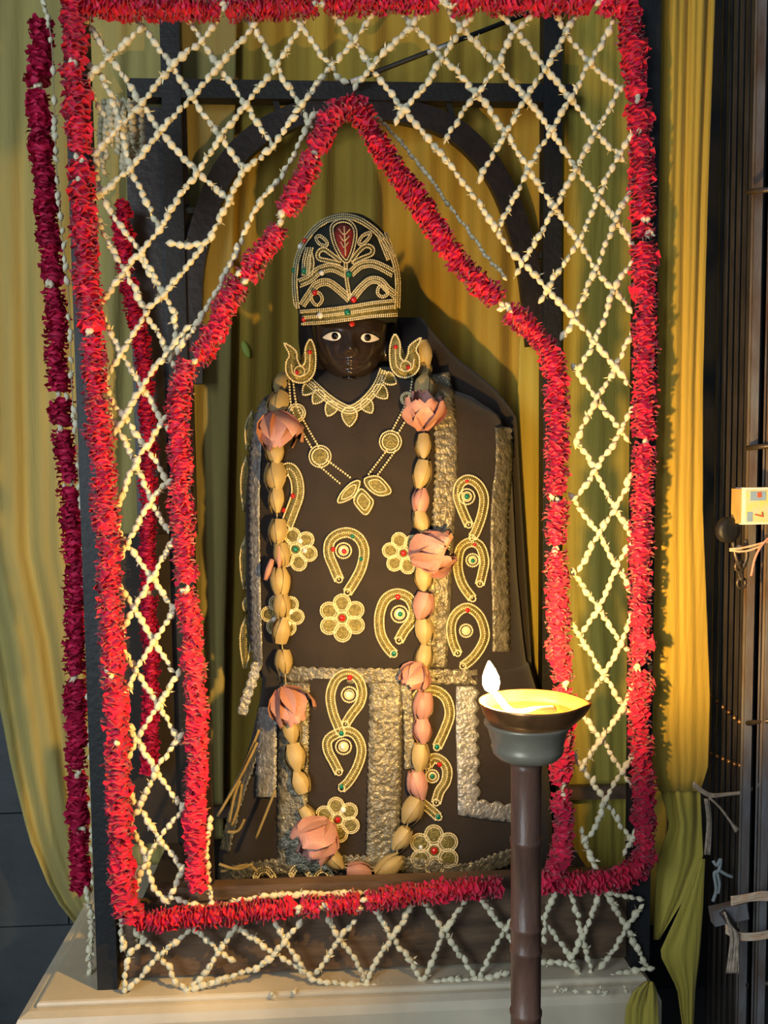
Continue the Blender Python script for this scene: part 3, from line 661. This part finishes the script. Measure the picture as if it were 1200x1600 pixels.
# hanging end of the left trim
b = MB(); pp = [(402, 1035), (394, 1065), (385, 1090), (378, 1117)]
ribbon(b, lambda x, y, o: P(x, y, Y0-.06-o), pp, 18, .004, 6, 6, 3, 14, .004, 3).build('trim_end', 'silver', robe, thick=.0015)
# skirt bands
trim(k_, [(436, 1052), (520, 1055), (620, 1056), (745, 1058)], 26, skirt, 'tinsel', .003, 3, 15, .002, 0, 4)
trim(k_, [(420, 1105), (419, 1160), (418, 1245)], 32, skirt, 'silver', .005, 2, 9, .0035, 0, 5)
trim(k_, [(462, 1066), (460, 1160), (458, 1250), (458, 1345)], 48, skirt, 'tinsel', .004, 3, 9, .0035, 0, 6)
trim(k_, [(603, 1066), (602, 1150), (600, 1250), (598, 1340)], 54, skirt, 'tinsel', .004, 3, 10, .0035, 0, 7)
trim(k_, [(634, 1068), (638, 1120), (640, 1200)], 18, skirt, 'tinsel', .008, 2, 15, .004, 0, 8)
trim(k_, [(730, 1072), (730, 1150), (732, 1210), (733, 1272)], 36, skirt, 'silver', .004, 7, 22, .003, -1, 9)
trim(k_, [(720, 1258), (760, 1264), (806, 1270)], 30, skirt, 'silver', .005, 6, 22, .003, -1, 10)
trim(k_, [(345, 1368), (440, 1352), (560, 1347), (640, 1350), (720, 1360), (770, 1346), (815, 1330)], 28, skirt, 'tinsel', .006, 5, 10, .0035, 0, 11)
trim(k_, [(352, 1330), (372, 1250), (400, 1170)], 20, skirt, 'tinsel', .004, 3, 9, .0035, 0, 12)
# skirt motifs
hook(k_, [(540, 1131), (550, 1115), (562, 1099), (566, 1080), (559, 1060), (543, 1052), (526, 1061), (517, 1085), (520, 1110), (527, 1130), (534, 1146)], 13, skirt, (546, 1085, 12), [(547, 1058, 4.5, 'red'), (534, 1145, 4.5, 'green')])
hook(k_, [(530, 1206), (522, 1190), (513, 1172), (513, 1156), (526, 1146), (545, 1142), (559, 1152), (565, 1172), (559, 1196), (546, 1219), (534, 1231)], 13, skirt, (537, 1166, 12), [(536, 1166, 4, 'white'), (534, 1228, 4, 'green')])
flower(k_, 528, 1280, 35, skirt, 'red', [(537, 1264, 4.5, 'white')], .4)
hook(k_, [(655, 1132), (648, 1110), (649, 1092), (661, 1080), (680, 1079), (696, 1091), (702, 1115), (694, 1141), (682, 1167)], 14, skirt, (664, 1108, 11), [(682, 1166, 4.5, 'green')])
hook(k_, [(681, 1253), (686, 1236), (696, 1220), (698, 1202), (690, 1189), (677, 1184), (667, 1196)], 14, skirt, (675, 1212, 10), [(686, 1194, 4, 'red'), (675, 1212, 4, 'green')])
hook(k_, [(658, 1253), (672, 1264), (685, 1276)], 13, skirt, None, [(684, 1275, 4.5, 'green')])
flower(k_, 678, 1328, 40, skirt, 'red', [(657, 1322, 3.5, 'white')], .5)
for (x, y, a) in ((470, 1362, .2), (505, 1366, -.2), (415, 1366, .1)): hook(k_, [(x-14, y+4), (x-8, y-6), (x+4, y-8), (x+14, y+3)], 8, skirt)
# dry stems and straw beside the skirt
for k, pts in enumerate([[(340, 1275), (375, 1215), (402, 1160)], [(345, 1268), (380, 1200), (405, 1140)], [(400, 1310), (418, 1265), (430, 1235)], [(358, 1285), (366, 1245), (375, 1220)], [(362, 1290), (372, 1262), (378, 1225)], [(355, 1300), (372, 1298), (382, 1280)],
                         [(342, 1350), (370, 1358), (395, 1350)], [(345, 1362), (385, 1352), (402, 1362)]]):
    o = MB().tube(smooth([P(x, y, 1.90+.01*(k % 3)) for x, y in pts], 5), .0035, 5).build('dry_stem', 'straw', loc=P(*pts[0], 1.9), label='dry straw coloured stem lying beside the silver edged skirt', cat='stem', group='dry stems beside the skirt')

# --- crown
CS = RowSurf([(336, 528, 556, .02), (340, 515, 570, .045), (350, 500, 585, .07), (365, 487, 600, .09), (385, 473, 611, .107), (410, 464, 618, .120), (440, 460, 623, .128), (475, 462, 623, .132), (500, 470, 620, .132), (508, 474, 618, .130)], YH, 2.1)
crown = empty('crown', P(545, 505, YH), 'tall rounded dark green crown edged with gold beadwork on the statue head', 'crown')
CS.mesh(72, 30, .9).build('cap', 'crown_cloth', crown)
c_ = CS.S
def stroke(path, w, closed=False, name='bead_scroll', plate_=True, parent=crown, S=c_, rows=3):
    b = MB()
    offs = [-w/2, w/2]+([-w/2+3.1, w/2-3.1] if w >= 9.5 else [])+([0] if 6 <= w < 9.5 or w >= 14 else [])
    for d in offs:
        bead_row(b, S, offset_path(path, d, closed), 1.55, .0045, smoothp=False, closed=closed, gapf=1.9)
    o = b.build(name, 'gold_bead', parent)
    if plate_ and not closed: ribbon(MB(), S, path, w, .0025, 3).build('braid', 'gold_plate', o, thick=.001)
    return tag(o, kind='stuff')
stroke([(466, 480), (463, 440), (468, 402), (482, 374), (500, 354), (520, 344), (540, 341), (562, 347), (585, 363), (602, 384), (614, 410), (619, 440), (618, 482)], 7, name='rim_braid')
stroke([(519, 362), (522, 353), (531, 348), (542, 348), (551, 354), (555, 367), (552, 387), (546, 404), (541, 410), (533, 402), (523, 382)], 4, True, rows=2)
o = plate(MB(), c_, [(524, 364), (530, 354), (540, 353), (548, 358), (551, 368), (548, 386), (541, 403), (533, 396), (527, 380)], .004).build('red_drop', 'red_velvet', crown, label='red velvet drop')
bd = MB(); bead_row(bd, c_, [(538, 358), (539, 380), (540, 402)], 1.4, .006)
for yy in (365, 375, 385): bead_row(bd, c_, [(530+(yy-365)*.15, yy-4), (538, yy+4), (547-(yy-365)*.15, yy-4)], 1.0, .006)
tag(bd.build('bead_vein', 'gold_bead', o), kind='stuff')
for s in ([(496, 373), (503, 371), (512, 380), (510, 386), (500, 382)], [(560, 380), (566, 370), (577, 366), (574, 375), (564, 384)], [(591, 448), (588, 458), (594, 464), (603, 460), (600, 450)], [(489, 460), (500, 458), (505, 468), (498, 477), (490, 470)]):
    stroke(s, 3, True, rows=2)
stroke([(532, 413), (515, 409), (500, 405), (499, 396), (507, 391), (517, 397), (533, 410)], 5)
stroke([(548, 411), (558, 396), (570, 386), (580, 389), (579, 398), (566, 404), (550, 412)], 5)
stroke([(540, 428), (520, 419), (500, 424), (486, 436), (470, 443)], 12, rows=5); stroke([(548, 428), (562, 416), (580, 413), (598, 420), (612, 428)], 11, rows=5)
stroke([(546, 468), (532, 455), (514, 442), (497, 445), (486, 460), (474, 477)], 10, rows=4); stroke([(550, 468), (562, 452), (577, 439), (592, 440), (603, 452), (616, 462)], 10, rows=4)
stroke([(540, 412), (542, 440), (547, 468)], 4, rows=2)
stroke([(480, 430), (481, 408), (486, 388)], 10, rows=4); stroke([(595, 368), (602, 386), (610, 406)], 15, rows=6); stroke([(487, 430), (490, 412), (487, 395)], 5, rows=2)
ribbon(MB(), c_, [(474, 496), (510, 493), (550, 488), (585, 483), (619, 480)], 20, .003, 4).build('brow_band', 'gold_plate', crown, thick=.002)
for pth in ([(472, 486), (510, 484), (550, 479), (585, 473), (619, 469)], [(476, 495), (510, 493), (550, 488), (585, 483), (616, 479)], [(474, 506), (510, 504), (550, 499), (585, 494), (620, 491)]):
    stroke(pth, 3, rows=2, plate_=False, name='band_beads')
for x, y, r, m_ in ((479, 425, 4.5, 'green'), (545, 430, 5, 'green'), (543, 488, 5, 'green'), (463, 425, 4, 'green'), (495, 458, 4.5, 'red'), (552, 469, 5, 'red'), (480, 379, 4, 'red'), (503, 492, 5, 'white'), (473, 388, 4.5, 'white'), (478, 497, 4, 'red'), (505, 428, 4, 'white')):
    gem(c_, x, y, r, m_, crown, .007)

# --- earrings
def earring(cx, cy, s, label):
    Yq = 2.035; S = lambda x, y, o=0: P(x, y, Yq-o-.0012*abs(x-cx)*0)
    e = empty('earring', P(cx, cy-30, Yq), label, 'earring', None)
    out = [(cx-23*s, cy-8), (cx-22*s, cy+10), (cx-10*s, cy+22), (cx+6*s, cy+23), (cx+19*s, cy+12), (cx+23*s, cy-6), (cx+22*s, cy-28), (cx+15*s, cy-44), (cx+7*s, cy-30), (cx+7*s, cy-10), (cx, cy-2), (cx-6*s, cy-14), (cx-8*s, cy-26), (cx-26*s, cy-38), (cx-18*s, cy-20)]
    plate(MB(), S, out, .002, 4).build('plate', 'gold_plate', e)
    bd = MB(); bead_row(bd, S, out, 2.0, .004, True, 4)
    bead_row(bd, S, [(cx-15*s, cy-4), (cx-12*s, cy+10), (cx, cy+14), (cx+12*s, cy+6), (cx+14*s, cy-12), (cx+14*s, cy-30)], 1.5, .004)
    bead_row(bd, S, circle(cx-2*s, cy+6, 8), 1.5, .005, True); tag(bd.build('beads', 'gold_bead', e), kind='stuff')
    gem(S, cx+14*s, cy-24, 3.5, 'red', e, .005); gem(S, cx-6*s, cy+8, 3.5, 'red', e, .005)
earring(470, 574, 1, 'horned gold bead earring beside the cheek catching the daylight')
earring(632, 566, -1, 'horned gold bead earring touching the top of the lotus garland')

# --- collar necklace (follows the robe front)
def TN(px, py, off=0):
    p = t_(px, py, off)
    return P(px, py, min(p.y, 2.055))
nk = empty('collar_necklace', TN(545, 640), 'gold bead collar necklace with drop pendants around the statue neck', 'necklace')
NP = [(474, 588), (492, 604), (512, 622), (530, 634), (546, 640), (562, 633), (580, 616), (592, 598), (600, 578)]
ribbon(MB(), TN, NP, 13, .006, 3).build('collar_band', 'gold_plate', nk, thick=.002)
bd = MB()
for d in (-6, -2, 2, 6): bead_row(bd, TN, offset_path(NP, d), 1.7, .0085, smoothp=False)
tag(bd.build('collar_beads', 'gold_bead', nk), kind='stuff')
for (x, y, a, r) in ((482, 607, 2.3, 12), (497, 620, 2.2, 12), (517, 638, 2.0, 12), (546, 650, 1.57, 15), (574, 634, 1.0, 12), (595, 612, .8, 13), (608, 592, .6, 12)):
    ca, sa = math.cos(a), math.sin(a)
    poly = [(x+(u*ca-v*sa)*r, y+(u*sa+v*ca)*r) for u, v in ((1.05, 0), (.4, .62), (-.4, .78), (-.9, .3), (-.9, -.3), (-.4, -.78), (.4, -.62))]
    d = plate(MB(), TN, poly, .007, 4).build('drop_pendant', 'gold_plate', nk)
    bd = MB(); bead_row(bd, TN, poly, 1.9, .009, True, 4); tag(bd.build('bead_edging', 'gold_bead', d), kind='stuff')
# --- double bead chain with medallions
ch = empty('bead_chain_necklace', TN(565, 770), 'long double gold bead chain with round medallions and leaf pendant', 'necklace')
def medal(x, y, r):
    m_ = plate(MB(), TN, circle(x, y, r*.85), .006, 3).build('medallion', 'gold_plate', ch); bd = MB()
    bead_row(bd, TN, circle(x, y, r), 1.6, .007, True); bead_row(bd, TN, circle(x, y, r*.75), 1.8, .008, True); tag(bd.build('bead_edging', 'gold_bead', m_), kind='stuff')
bd = MB()
for pth in ([(452, 600), (458, 645), (487, 700)], [(458, 596), (466, 640), (498, 698)], [(492, 722), (533, 757)], [(510, 718), (550, 748)], [(644, 592), (638, 622), (611, 676)], [(655, 592), (648, 630), (620, 680)], [(604, 704), (575, 742)], [(618, 704), (590, 742)]):
    bead_row(bd, TN, pth, 2.0, .006, sub=8, gapf=2.3)
tag(bd.build('bead_strand', 'gold_bead', ch), kind='stuff')
for a in ((463, 645, 14), (500, 713, 17), (610, 690, 17), (636, 623, 10)): medal(*a)
for poly in ([(562, 752), (548, 755), (532, 772), (528, 785), (542, 782), (556, 772)], [(570, 748), (590, 744), (606, 758), (610, 770), (592, 774), (574, 762)], [(564, 764), (578, 776), (583, 786), (572, 804), (558, 792), (553, 780)]):
    l_ = plate(MB(), TN, poly, .007, 4).build('leaf_pendant', 'gold_plate', ch); bd = MB(); bead_row(bd, TN, poly, 1.7, .009, True, 4)
    cxp = sum(p[0] for p in poly)/6; cyp = sum(p[1] for p in poly)/6
    bead_row(bd, TN, [(cxp+(p[0]-cxp)*.65, cyp+(p[1]-cyp)*.65) for p in poly], 1.4, .010, True, 4); tag(bd.build('bead_edging', 'gold_bead', l_), kind='stuff')

# --- lotus bud garland
def lotus_bud(i, m):
    b = MB(); b.lathe([(.06, -.52), (.24, -.44), (.40, -.2), (.42, .05), (.32, .3), (.14, .5), (.03, .6)], (0, 0, 0), 12)
    for k in range(3):
        a0 = k*2.09+i
        def pf(u, v):
            a = a0+(u-.5)*1.9*(1-v*.6); r = (.25+.22*math.sin(math.pi*(v*.8+.1)))*(1-.5*max(0, v-.6)); return Vector((r*math.cos(a), r*math.sin(a), -.5+1.08*v))
        b.grid(pf, 5, 6)
    return b.mesh('lotus_bud', m)
LB = [lotus_bud(0, 'lotus_green'), lotus_bud(1, 'lotus_green'), lotus_bud(2, 'lotus_pink')]
def lotus_open(i):
    b = MB(); rnd = random.Random(i)
    for k in range(8):
        a0 = k*2.4; el = .25+.5*(k % 3)/2
        def pf(u, v):
            wv = .50*math.sin(math.pi*min(1, v*.85+.12)); ang = (u-.5)*2
            r = .12+.55*el*1.5*math.sin(v*1.9)*.9-.10*ang*ang; h = -.45+v*1.15*(1-el*.35)
            x = r-.12*(1-ang*ang)*v*0; y = ang*wv
            return Vector((x*math.cos(a0)-y*math.sin(a0), x*math.sin(a0)+y*math.cos(a0), h+.06*rnd.random()))
        b.grid(pf, 5, 6)
    return b.mesh('lotus_flower', 'lotus_pink')
LO = [lotus_open(i) for i in range(3)]
def LS(px, py):
    q = t_(px, py, .02) if py < 1045 else k_(px, py, .02)
    return P(px, py, min(q.y, 2.08))
lg = empty('lotus_bud_garland', LS(545, 1360), 'long garland of pale green and pink lotus buds around the statue', 'garland')
buds = [(440, 600), (434, 632), (430, 705, 1), (430, 745), (432, 780), (434, 830), (440, 865), (438, 908, 1), (440, 945), (440, 985), (443, 1032, 1), (455, 1140), (462, 1182), (470, 1222), (482, 1275),
        (520, 1342, 1), (560, 1360, 2), (607, 1354, 1), (628, 1310), (645, 1265), (652, 1225, 2), (657, 1183, 1), (660, 1140, 2), (661, 1102, 2), (662, 1028, 1), (663, 985), (662, 945, 2), (662, 902), (658, 815, 1), (657, 782, 2), (660, 740), (662, 697, 1), (664, 606), (662, 576), (660, 553)]
MB().tube(smooth([LS(b_[0], b_[1]) for b_ in buds], 3), .0015, 5).build('thread', 'thread', lg)
for i, b_ in enumerate(buds):
    p = LS(b_[0], b_[1]); q = buds[min(i+1, len(buds)-1)]; q0 = buds[max(i-1, 0)]
    d = (LS(q[0], q[1])-LS(q0[0], q0[1])).normalized()
    if i > 17: d = -d
    d = -d if random.random() < .3 else d
    s = .056*random.uniform(.85, 1.1); s2 = s*random.uniform(.78, .95)
    inst('lotus_bud', LB[b_[2] if len(b_) > 2 else random.choice((0, 0, 1))], lg, orient(p, d+Vector((random.gauss(0, .12), 0, random.gauss(0, .1))), random.uniform(0, 6), (s2, s2, s)))
for (x, y, s, dx, dz) in ((434, 668, .085, .1, -1), (450, 1096, .085, .4, -.8), (500, 1302, .09, -.7, -.9), (668, 862, .095, .9, .4), (659, 648, .080, -.05, 1), (649, 1050, .06, -.5, -.6)):
    inst('lotus_flower', random.choice(LO), lg, orient(LS(x, y)+Vector((0, -.012, 0)), Vector((dx, -.35, dz)), random.uniform(0, 6), (s, s, s)))
for (x, y, dx, dz) in ((421, 888, -.35, -1), (437, 868, 0, -1)):
    s = .045; inst('petal', LB[2], lg, orient(LS(x, y)+Vector((0, -.012, 0)), Vector((dx, -.1, dz)), 0, (s*.35, s*.35, s)))
lf = MB().ball((0, 0, 0), 1, 8, 6); 
o = bpy.data.objects.new('leaf', lf.mesh('leaf', 'leaf')); COL.objects.link(o); o.matrix_world = orient(P(384, 546, YC-.03), Vector((-.35, 0, 1)), 0, (.010, .004, .023))
tag(o, 'small bright green leaf stuck on the mustard curtain', 'leaf')

# ================================================================== OIL LAMP ON ITS STAND
YL = 1.22; kp = YL/F; ks = YL/1.47
dc = P(830, 1099, YL); rr = 83*kp
lamp = empty('oil_lamp', dc-Vector((0, 0, .055)), 'shallow brass oil lamp dish with one burning wick on tall stand', 'lamp')
b = MB(); prof = [(.50, -.042), (.62, -.042), (.78, -.034), (.93, -.017), (1.0, .0), (1.01, .004), (.96, .004), (.88, -.012), (.70, -.022), (.3, -.026), (.02, -.027)]
n = 56; vs = []
for r_, h in prof:
    for k in range(n):
        a = 2*math.pi*k/n; r2 = r_*rr
        lip = max(0, math.cos(a))**14*max(0, r_-.75)/.25          # drawn-out lip towards the gate
        vs.append(dc+Vector((r2*math.cos(a)+lip*.012, r2*math.sin(a)*.98, h*ks-lip*.004)))
b.add(vs, [(i*n+k, i*n+(k+1) % n, (i+1)*n+(k+1) % n, (i+1)*n+k) for i in range(len(prof)-1) for k in range(n)]+[tuple(range(n-1, -1, -1)), tuple((len(prof)-1)*n+k for k in range(n))])
b.build('dish', 'brass', lamp)
MB().lathe([(.84*rr, -.0135), (.84*rr, -.0122), (.4*rr, -.012), (.01, -.012)], dc, 40).build('oil', 'oil', lamp)
fb = P(769, 1080, YL)
wp = smooth([dc+Vector((.026, -.018, -.008)), dc+Vector((.0, -.030, -.004)), dc+Vector((-.030, -.016, -.008)), fb+Vector((.006, 0, -.005)), fb+Vector((0, 0, .003))], 6)
MB().tube(wp, [.0095*(1-.75*i/(len(wp)-1)) for i in range(len(wp))], 8).build('wick', 'wick', lamp)
MB().lathe([(r_*ks, h_*ks) for r_, h_ in [(.002, 0), (.011, .006), (.0145, .016), (.0135, .027), (.0095, .038), (.005, .047), (.0009, .054)]], fb+Vector((0, 0, -.002)), 16, Vector((-.10, 0, 1)).normalized()).build('flame', 'flame', lamp)
ls = empty('lamp_stand', Vector((dc.x-.008, YL, 0)), 'dark turned wooden lamp stand with pewter cup in front of shrine', 'stand')
sx = P(822, 1300, YL).x; sc_ = Vector((sx, YL, 0))
zc = lambda py: P(822, py, YL).z
MB().lathe([(r_*ks, zc(y_)) for r_, y_ in [(.030, 1186), (.050, 1183), (.058, 1176), (.0615, 1166), (.0595, 1163), (.064, 1150), (.0675, 1137), (.0735, 1131), (.0735, 1127), (.058, 1129), (.02, 1140)]], Vector((dc.x-.005, YL, 0)), 40).build('cup', 'pewter', ls)
pr = [(.15, 0), (.15, .02), (.07, .06), (.034, .10), (.0262, .16)]
for py in (1580, 1482, 1446, 1312):
    z = zc(py); pr += [(.0262, z-.005), (.0278, z-.003), (.0278, z+.002), (.0255, z+.004)]
pr += [(.0262, zc(1200)), (.0285, zc(1188))]
MB().lathe([(r_*ks, h_) for r_, h_ in pr], sc_, 28).build('post', 'stand_wood', ls)

# ================================================================== COLLAPSIBLE IRON GATE
gt = empty('collapsible_gate', P(1150, 1600, 1.75)*1, 'folded black iron collapsible gate with close set upright bars', 'gate')
gt.location.z = 0
gb = [(1112, 1.90), (1121, 1.87), (1130, 1.84), (1139, 1.81), (1148, 1.78), (1156, 1.75), (1163, 1.73)]
for k, (x, Y) in enumerate(gb):
    p = P(x, 1150, Y); br = MB().box((p.x-.0026, Y-.004, 0), (p.x+.0026, Y+.004, 3.0)).build('bar', 'gate_iron', gt, smooth=False)
    for py in ((1088, 1096, 1105, 1113, 1122, 1128, 1132)[k], (1168, 1172, 1176, 1180, 1184, 1186, 1188)[k]-20*0+10):
        q = P(x, py, Y-.006); MB().ball(q, .0052, 8, 5).build('rivet', 'brass', br)
for x, Y, w_, m_ in ((1171, 1.70, .0155, 'gate_grey'), (1187, 1.66, .003, 'gate_grey'), (1201, 1.64, .014, 'gate_grey')):
    p = P(x, 1000, Y); b = MB(); h = w_/2
    b.box((p.x-h, Y-.002, 0), (p.x+h, Y+.002, 3.0)); b.box((p.x-h, Y, 0), (p.x-h+.003, Y+.012, 3.0)); b.box((p.x+h-.003, Y, 0), (p.x+h, Y+.012, 3.0))
    b.build('channel_bar', m_, gt, smooth=False)
for py in (300, 700, 1130, 1540): MB().tube([P(1168, py, 1.69), P(1204, py-4, 1.63)], .005, 8).build('cross_pin', 'gate_iron', gt)
YK = 1.62
def hasp(x, y, label):
    h = empty('padlock', P(x, y, YK), label, 'padlock')
    MB().lathe([(.012, -.011), (.020, -.010), (.0235, -.006), (.0235, .006), (.020, .010), (.012, .011)], P(x, y, YK), 20, Vector((-.25, 1, 0)).normalized()).build('lock_body', 'iron', h)
    MB().tube(smooth([P(x+8, y+18, YK), P(x+14, y+45, YK-.005), P(x+22, y+60, YK), P(x+30, y+42, YK), P(x+28, y+15, YK)], 5), .004, 8).build('shackle', 'gate_iron', h)
    MB().ball(P(x+18, y+30, YK-.012), .008, 8, 6).build('keyhole_cover', 'gate_grey', h)
hasp(1137, 828, 'round black padlock hanging on the gate below the number card')
hk = empty('chain_piece', P(1152, 868, YK), 'short black chain piece dangling under the padlock on the gate', 'chain')
for k in range(4): MB().tube([P(1154+k*1.5, 872+k*13, YK)+Vector((.008*math.cos(a)*(1 if k % 2 else .3), .006*math.sin(a)*(0 if k % 2 else 1), .010*math.sin(a))) for a in [i*math.pi/5 for i in range(10)]], .0028, 6, True).build('link', 'gate_iron', hk)
h = empty('gate_latch', P(1130, 1425, YK), 'worn iron gate latch wrapped with thread low on the gate', 'latch')
MB().bar(P(1112, 1432, YK), P(1165, 1420, YK), .032, .02).build('latch_body', 'gate_grey', h, smooth=False)
MB().tube(smooth([P(1128, 1424, YK-.012), P(1140, 1440, YK-.016), P(1150, 1455, YK-.012)], 4), .007, 8).build('bolt', 'gate_iron', h)
def cord(name, strands, Y, m, label, r=.0022, cat='cord', jit=.003):
    root = empty(name, P(*strands[0][0], Y), label, cat)
    for i, s in enumerate(strands): MB().tube(smooth([P(x, y, Y+random.uniform(-jit, jit)) for x, y in s], 5), r, 6).build('strand', m, root)
    return root
cord('sacred_thread', [[(1142, 1402+k*3), (1168, 1398+k*2.4), (1190, 1394+k*3), (1215, 1395+k*3)] for k in range(5)], 1.60, 'kalava', 'cream and red thread wound above the gate latch')
cord('sacred_thread', [[(1134, 1445+k*3), (1155, 1458+k*2.4), (1185, 1458+k*2.4), (1215, 1452+k*2.4)] for k in range(5)], 1.60, 'kalava', 'orange red thread wound below the gate latch')
cord('thread_tassel', [[(1132+k*1.5, 1425+k*4), (1142+k*2, 1460), (1140+k*2.5, 1490), (1136+k*3.5, 1520)] for k in range(6)], 1.59, 'twine', 'frayed beige thread tassel hanging from the gate latch', .0024)
cord('twine', [[(1083, 1222+k*3), (1108, 1240+k*2), (1135, 1240+k), (1165, 1236+k), (1185, 1226+k), (1210, 1208+k)] for k in range(3)]+[[(1108, 1246), (1125, 1262), (1140, 1282), (1150+k*2, 1300-k*2)] for k in range(3)], 1.74, 'twine', 'twisted jute twine tied from gate bars to the yellow drape', .0026)
cord('twine_end', [[(1102+k*2, 1248), (1106+k*2, 1285), (1102+k*3, 1335)] for k in range(3)], 1.75, 'twine', 'short jute twine end hanging below the twine knot', .003)
cord('rag_strip', [[(1114, 1345), (1120, 1352), (1126, 1342), (1123, 1360), (1116, 1365), (1119, 1390), (1114, 1408)], [(1122, 1358), (1134, 1366), (1144, 1370)], [(1120, 1362), (1124, 1380), (1122, 1396)]], 1.74, 'rag', 'knotted grey blue rag strip hanging above the gate latch', .0036)
cord('electric_wire', [[(1140, 858), (1160, 856), (1185, 850), (1215, 842)], [(1140, 860), (1165, 861), (1190, 852), (1215, 836)]], 1.60, 'kalava', 'pale twisted wire tied around the gate bars beneath the card', .0022)
cord('pink_wire', [[(1212, 832), (1192, 850), (1180, 872), (1174, 900)]], 1.595, 'pinkwire', 'thin pink wire looping down beside the padlock', .0024)
# number card
YN = 1.60; a0 = P(1161, 762, YN); a1 = P(1215, 819, YN); kx = YN/F
nc = empty('number_card', P(1180, 820, YN), 'small white and yellow printed card box with red number on the gate', 'card')
MB().box((a0.x, YN, a1.z), (a1.x, YN+.03, a0.z)).build('card_body', 'carton', nc, smooth=False)
MB().box((a0.x-.008, YN+.004, a1.z+.002), (a0.x, YN+.03, a0.z-.002)).build('card_side', 'carton_side', nc, smooth=False)
def rect(x0, y0, x1, y1, off, nm, m_): p, q = P(x0, y0, YN), P(x1, y1, YN); MB().box((p.x, YN-off, q.z), (q.x, YN-off+.0006, p.z)).build(nm, m_, nc, smooth=False)
rect(1165, 766, 1210, 816, .0008, 'printed_panel', 'carton_yellow'); rect(1167, 800, 1175, 815, .0014, 'printed_block', 'print_blue'); rect(1172, 768, 1196, 782, .0014, 'printed_picture', 'print_blue'); rect(1183, 769, 1189, 777, .002, 'printed_figure', 'print_red')
tx = bpy.data.curves.new('digit', 'FONT'); tx.body = '7'; tx.size = .022; tx.extrude = .0003; tx.align_x = 'CENTER'; tx.align_y = 'CENTER'
to = bpy.data.objects.new('digit_source', tx); COL.objects.link(to)
dg = bpy.context.evaluated_depsgraph_get(); me = bpy.data.meshes.new_from_object(to.evaluated_get(dg)); bpy.data.objects.remove(to)
me.materials.clear(); me.materials.append(MATS['print_red'])
o = bpy.data.objects.new('digit', me); COL.objects.link(o); o.parent = nc
o.matrix_basis = Matrix.Translation(P(1185, 805, YN-.002)-nc.location) @ Matrix.Rotation(R(90), 4, 'X') @ Matrix.Rotation(R(-80), 4, 'Z')
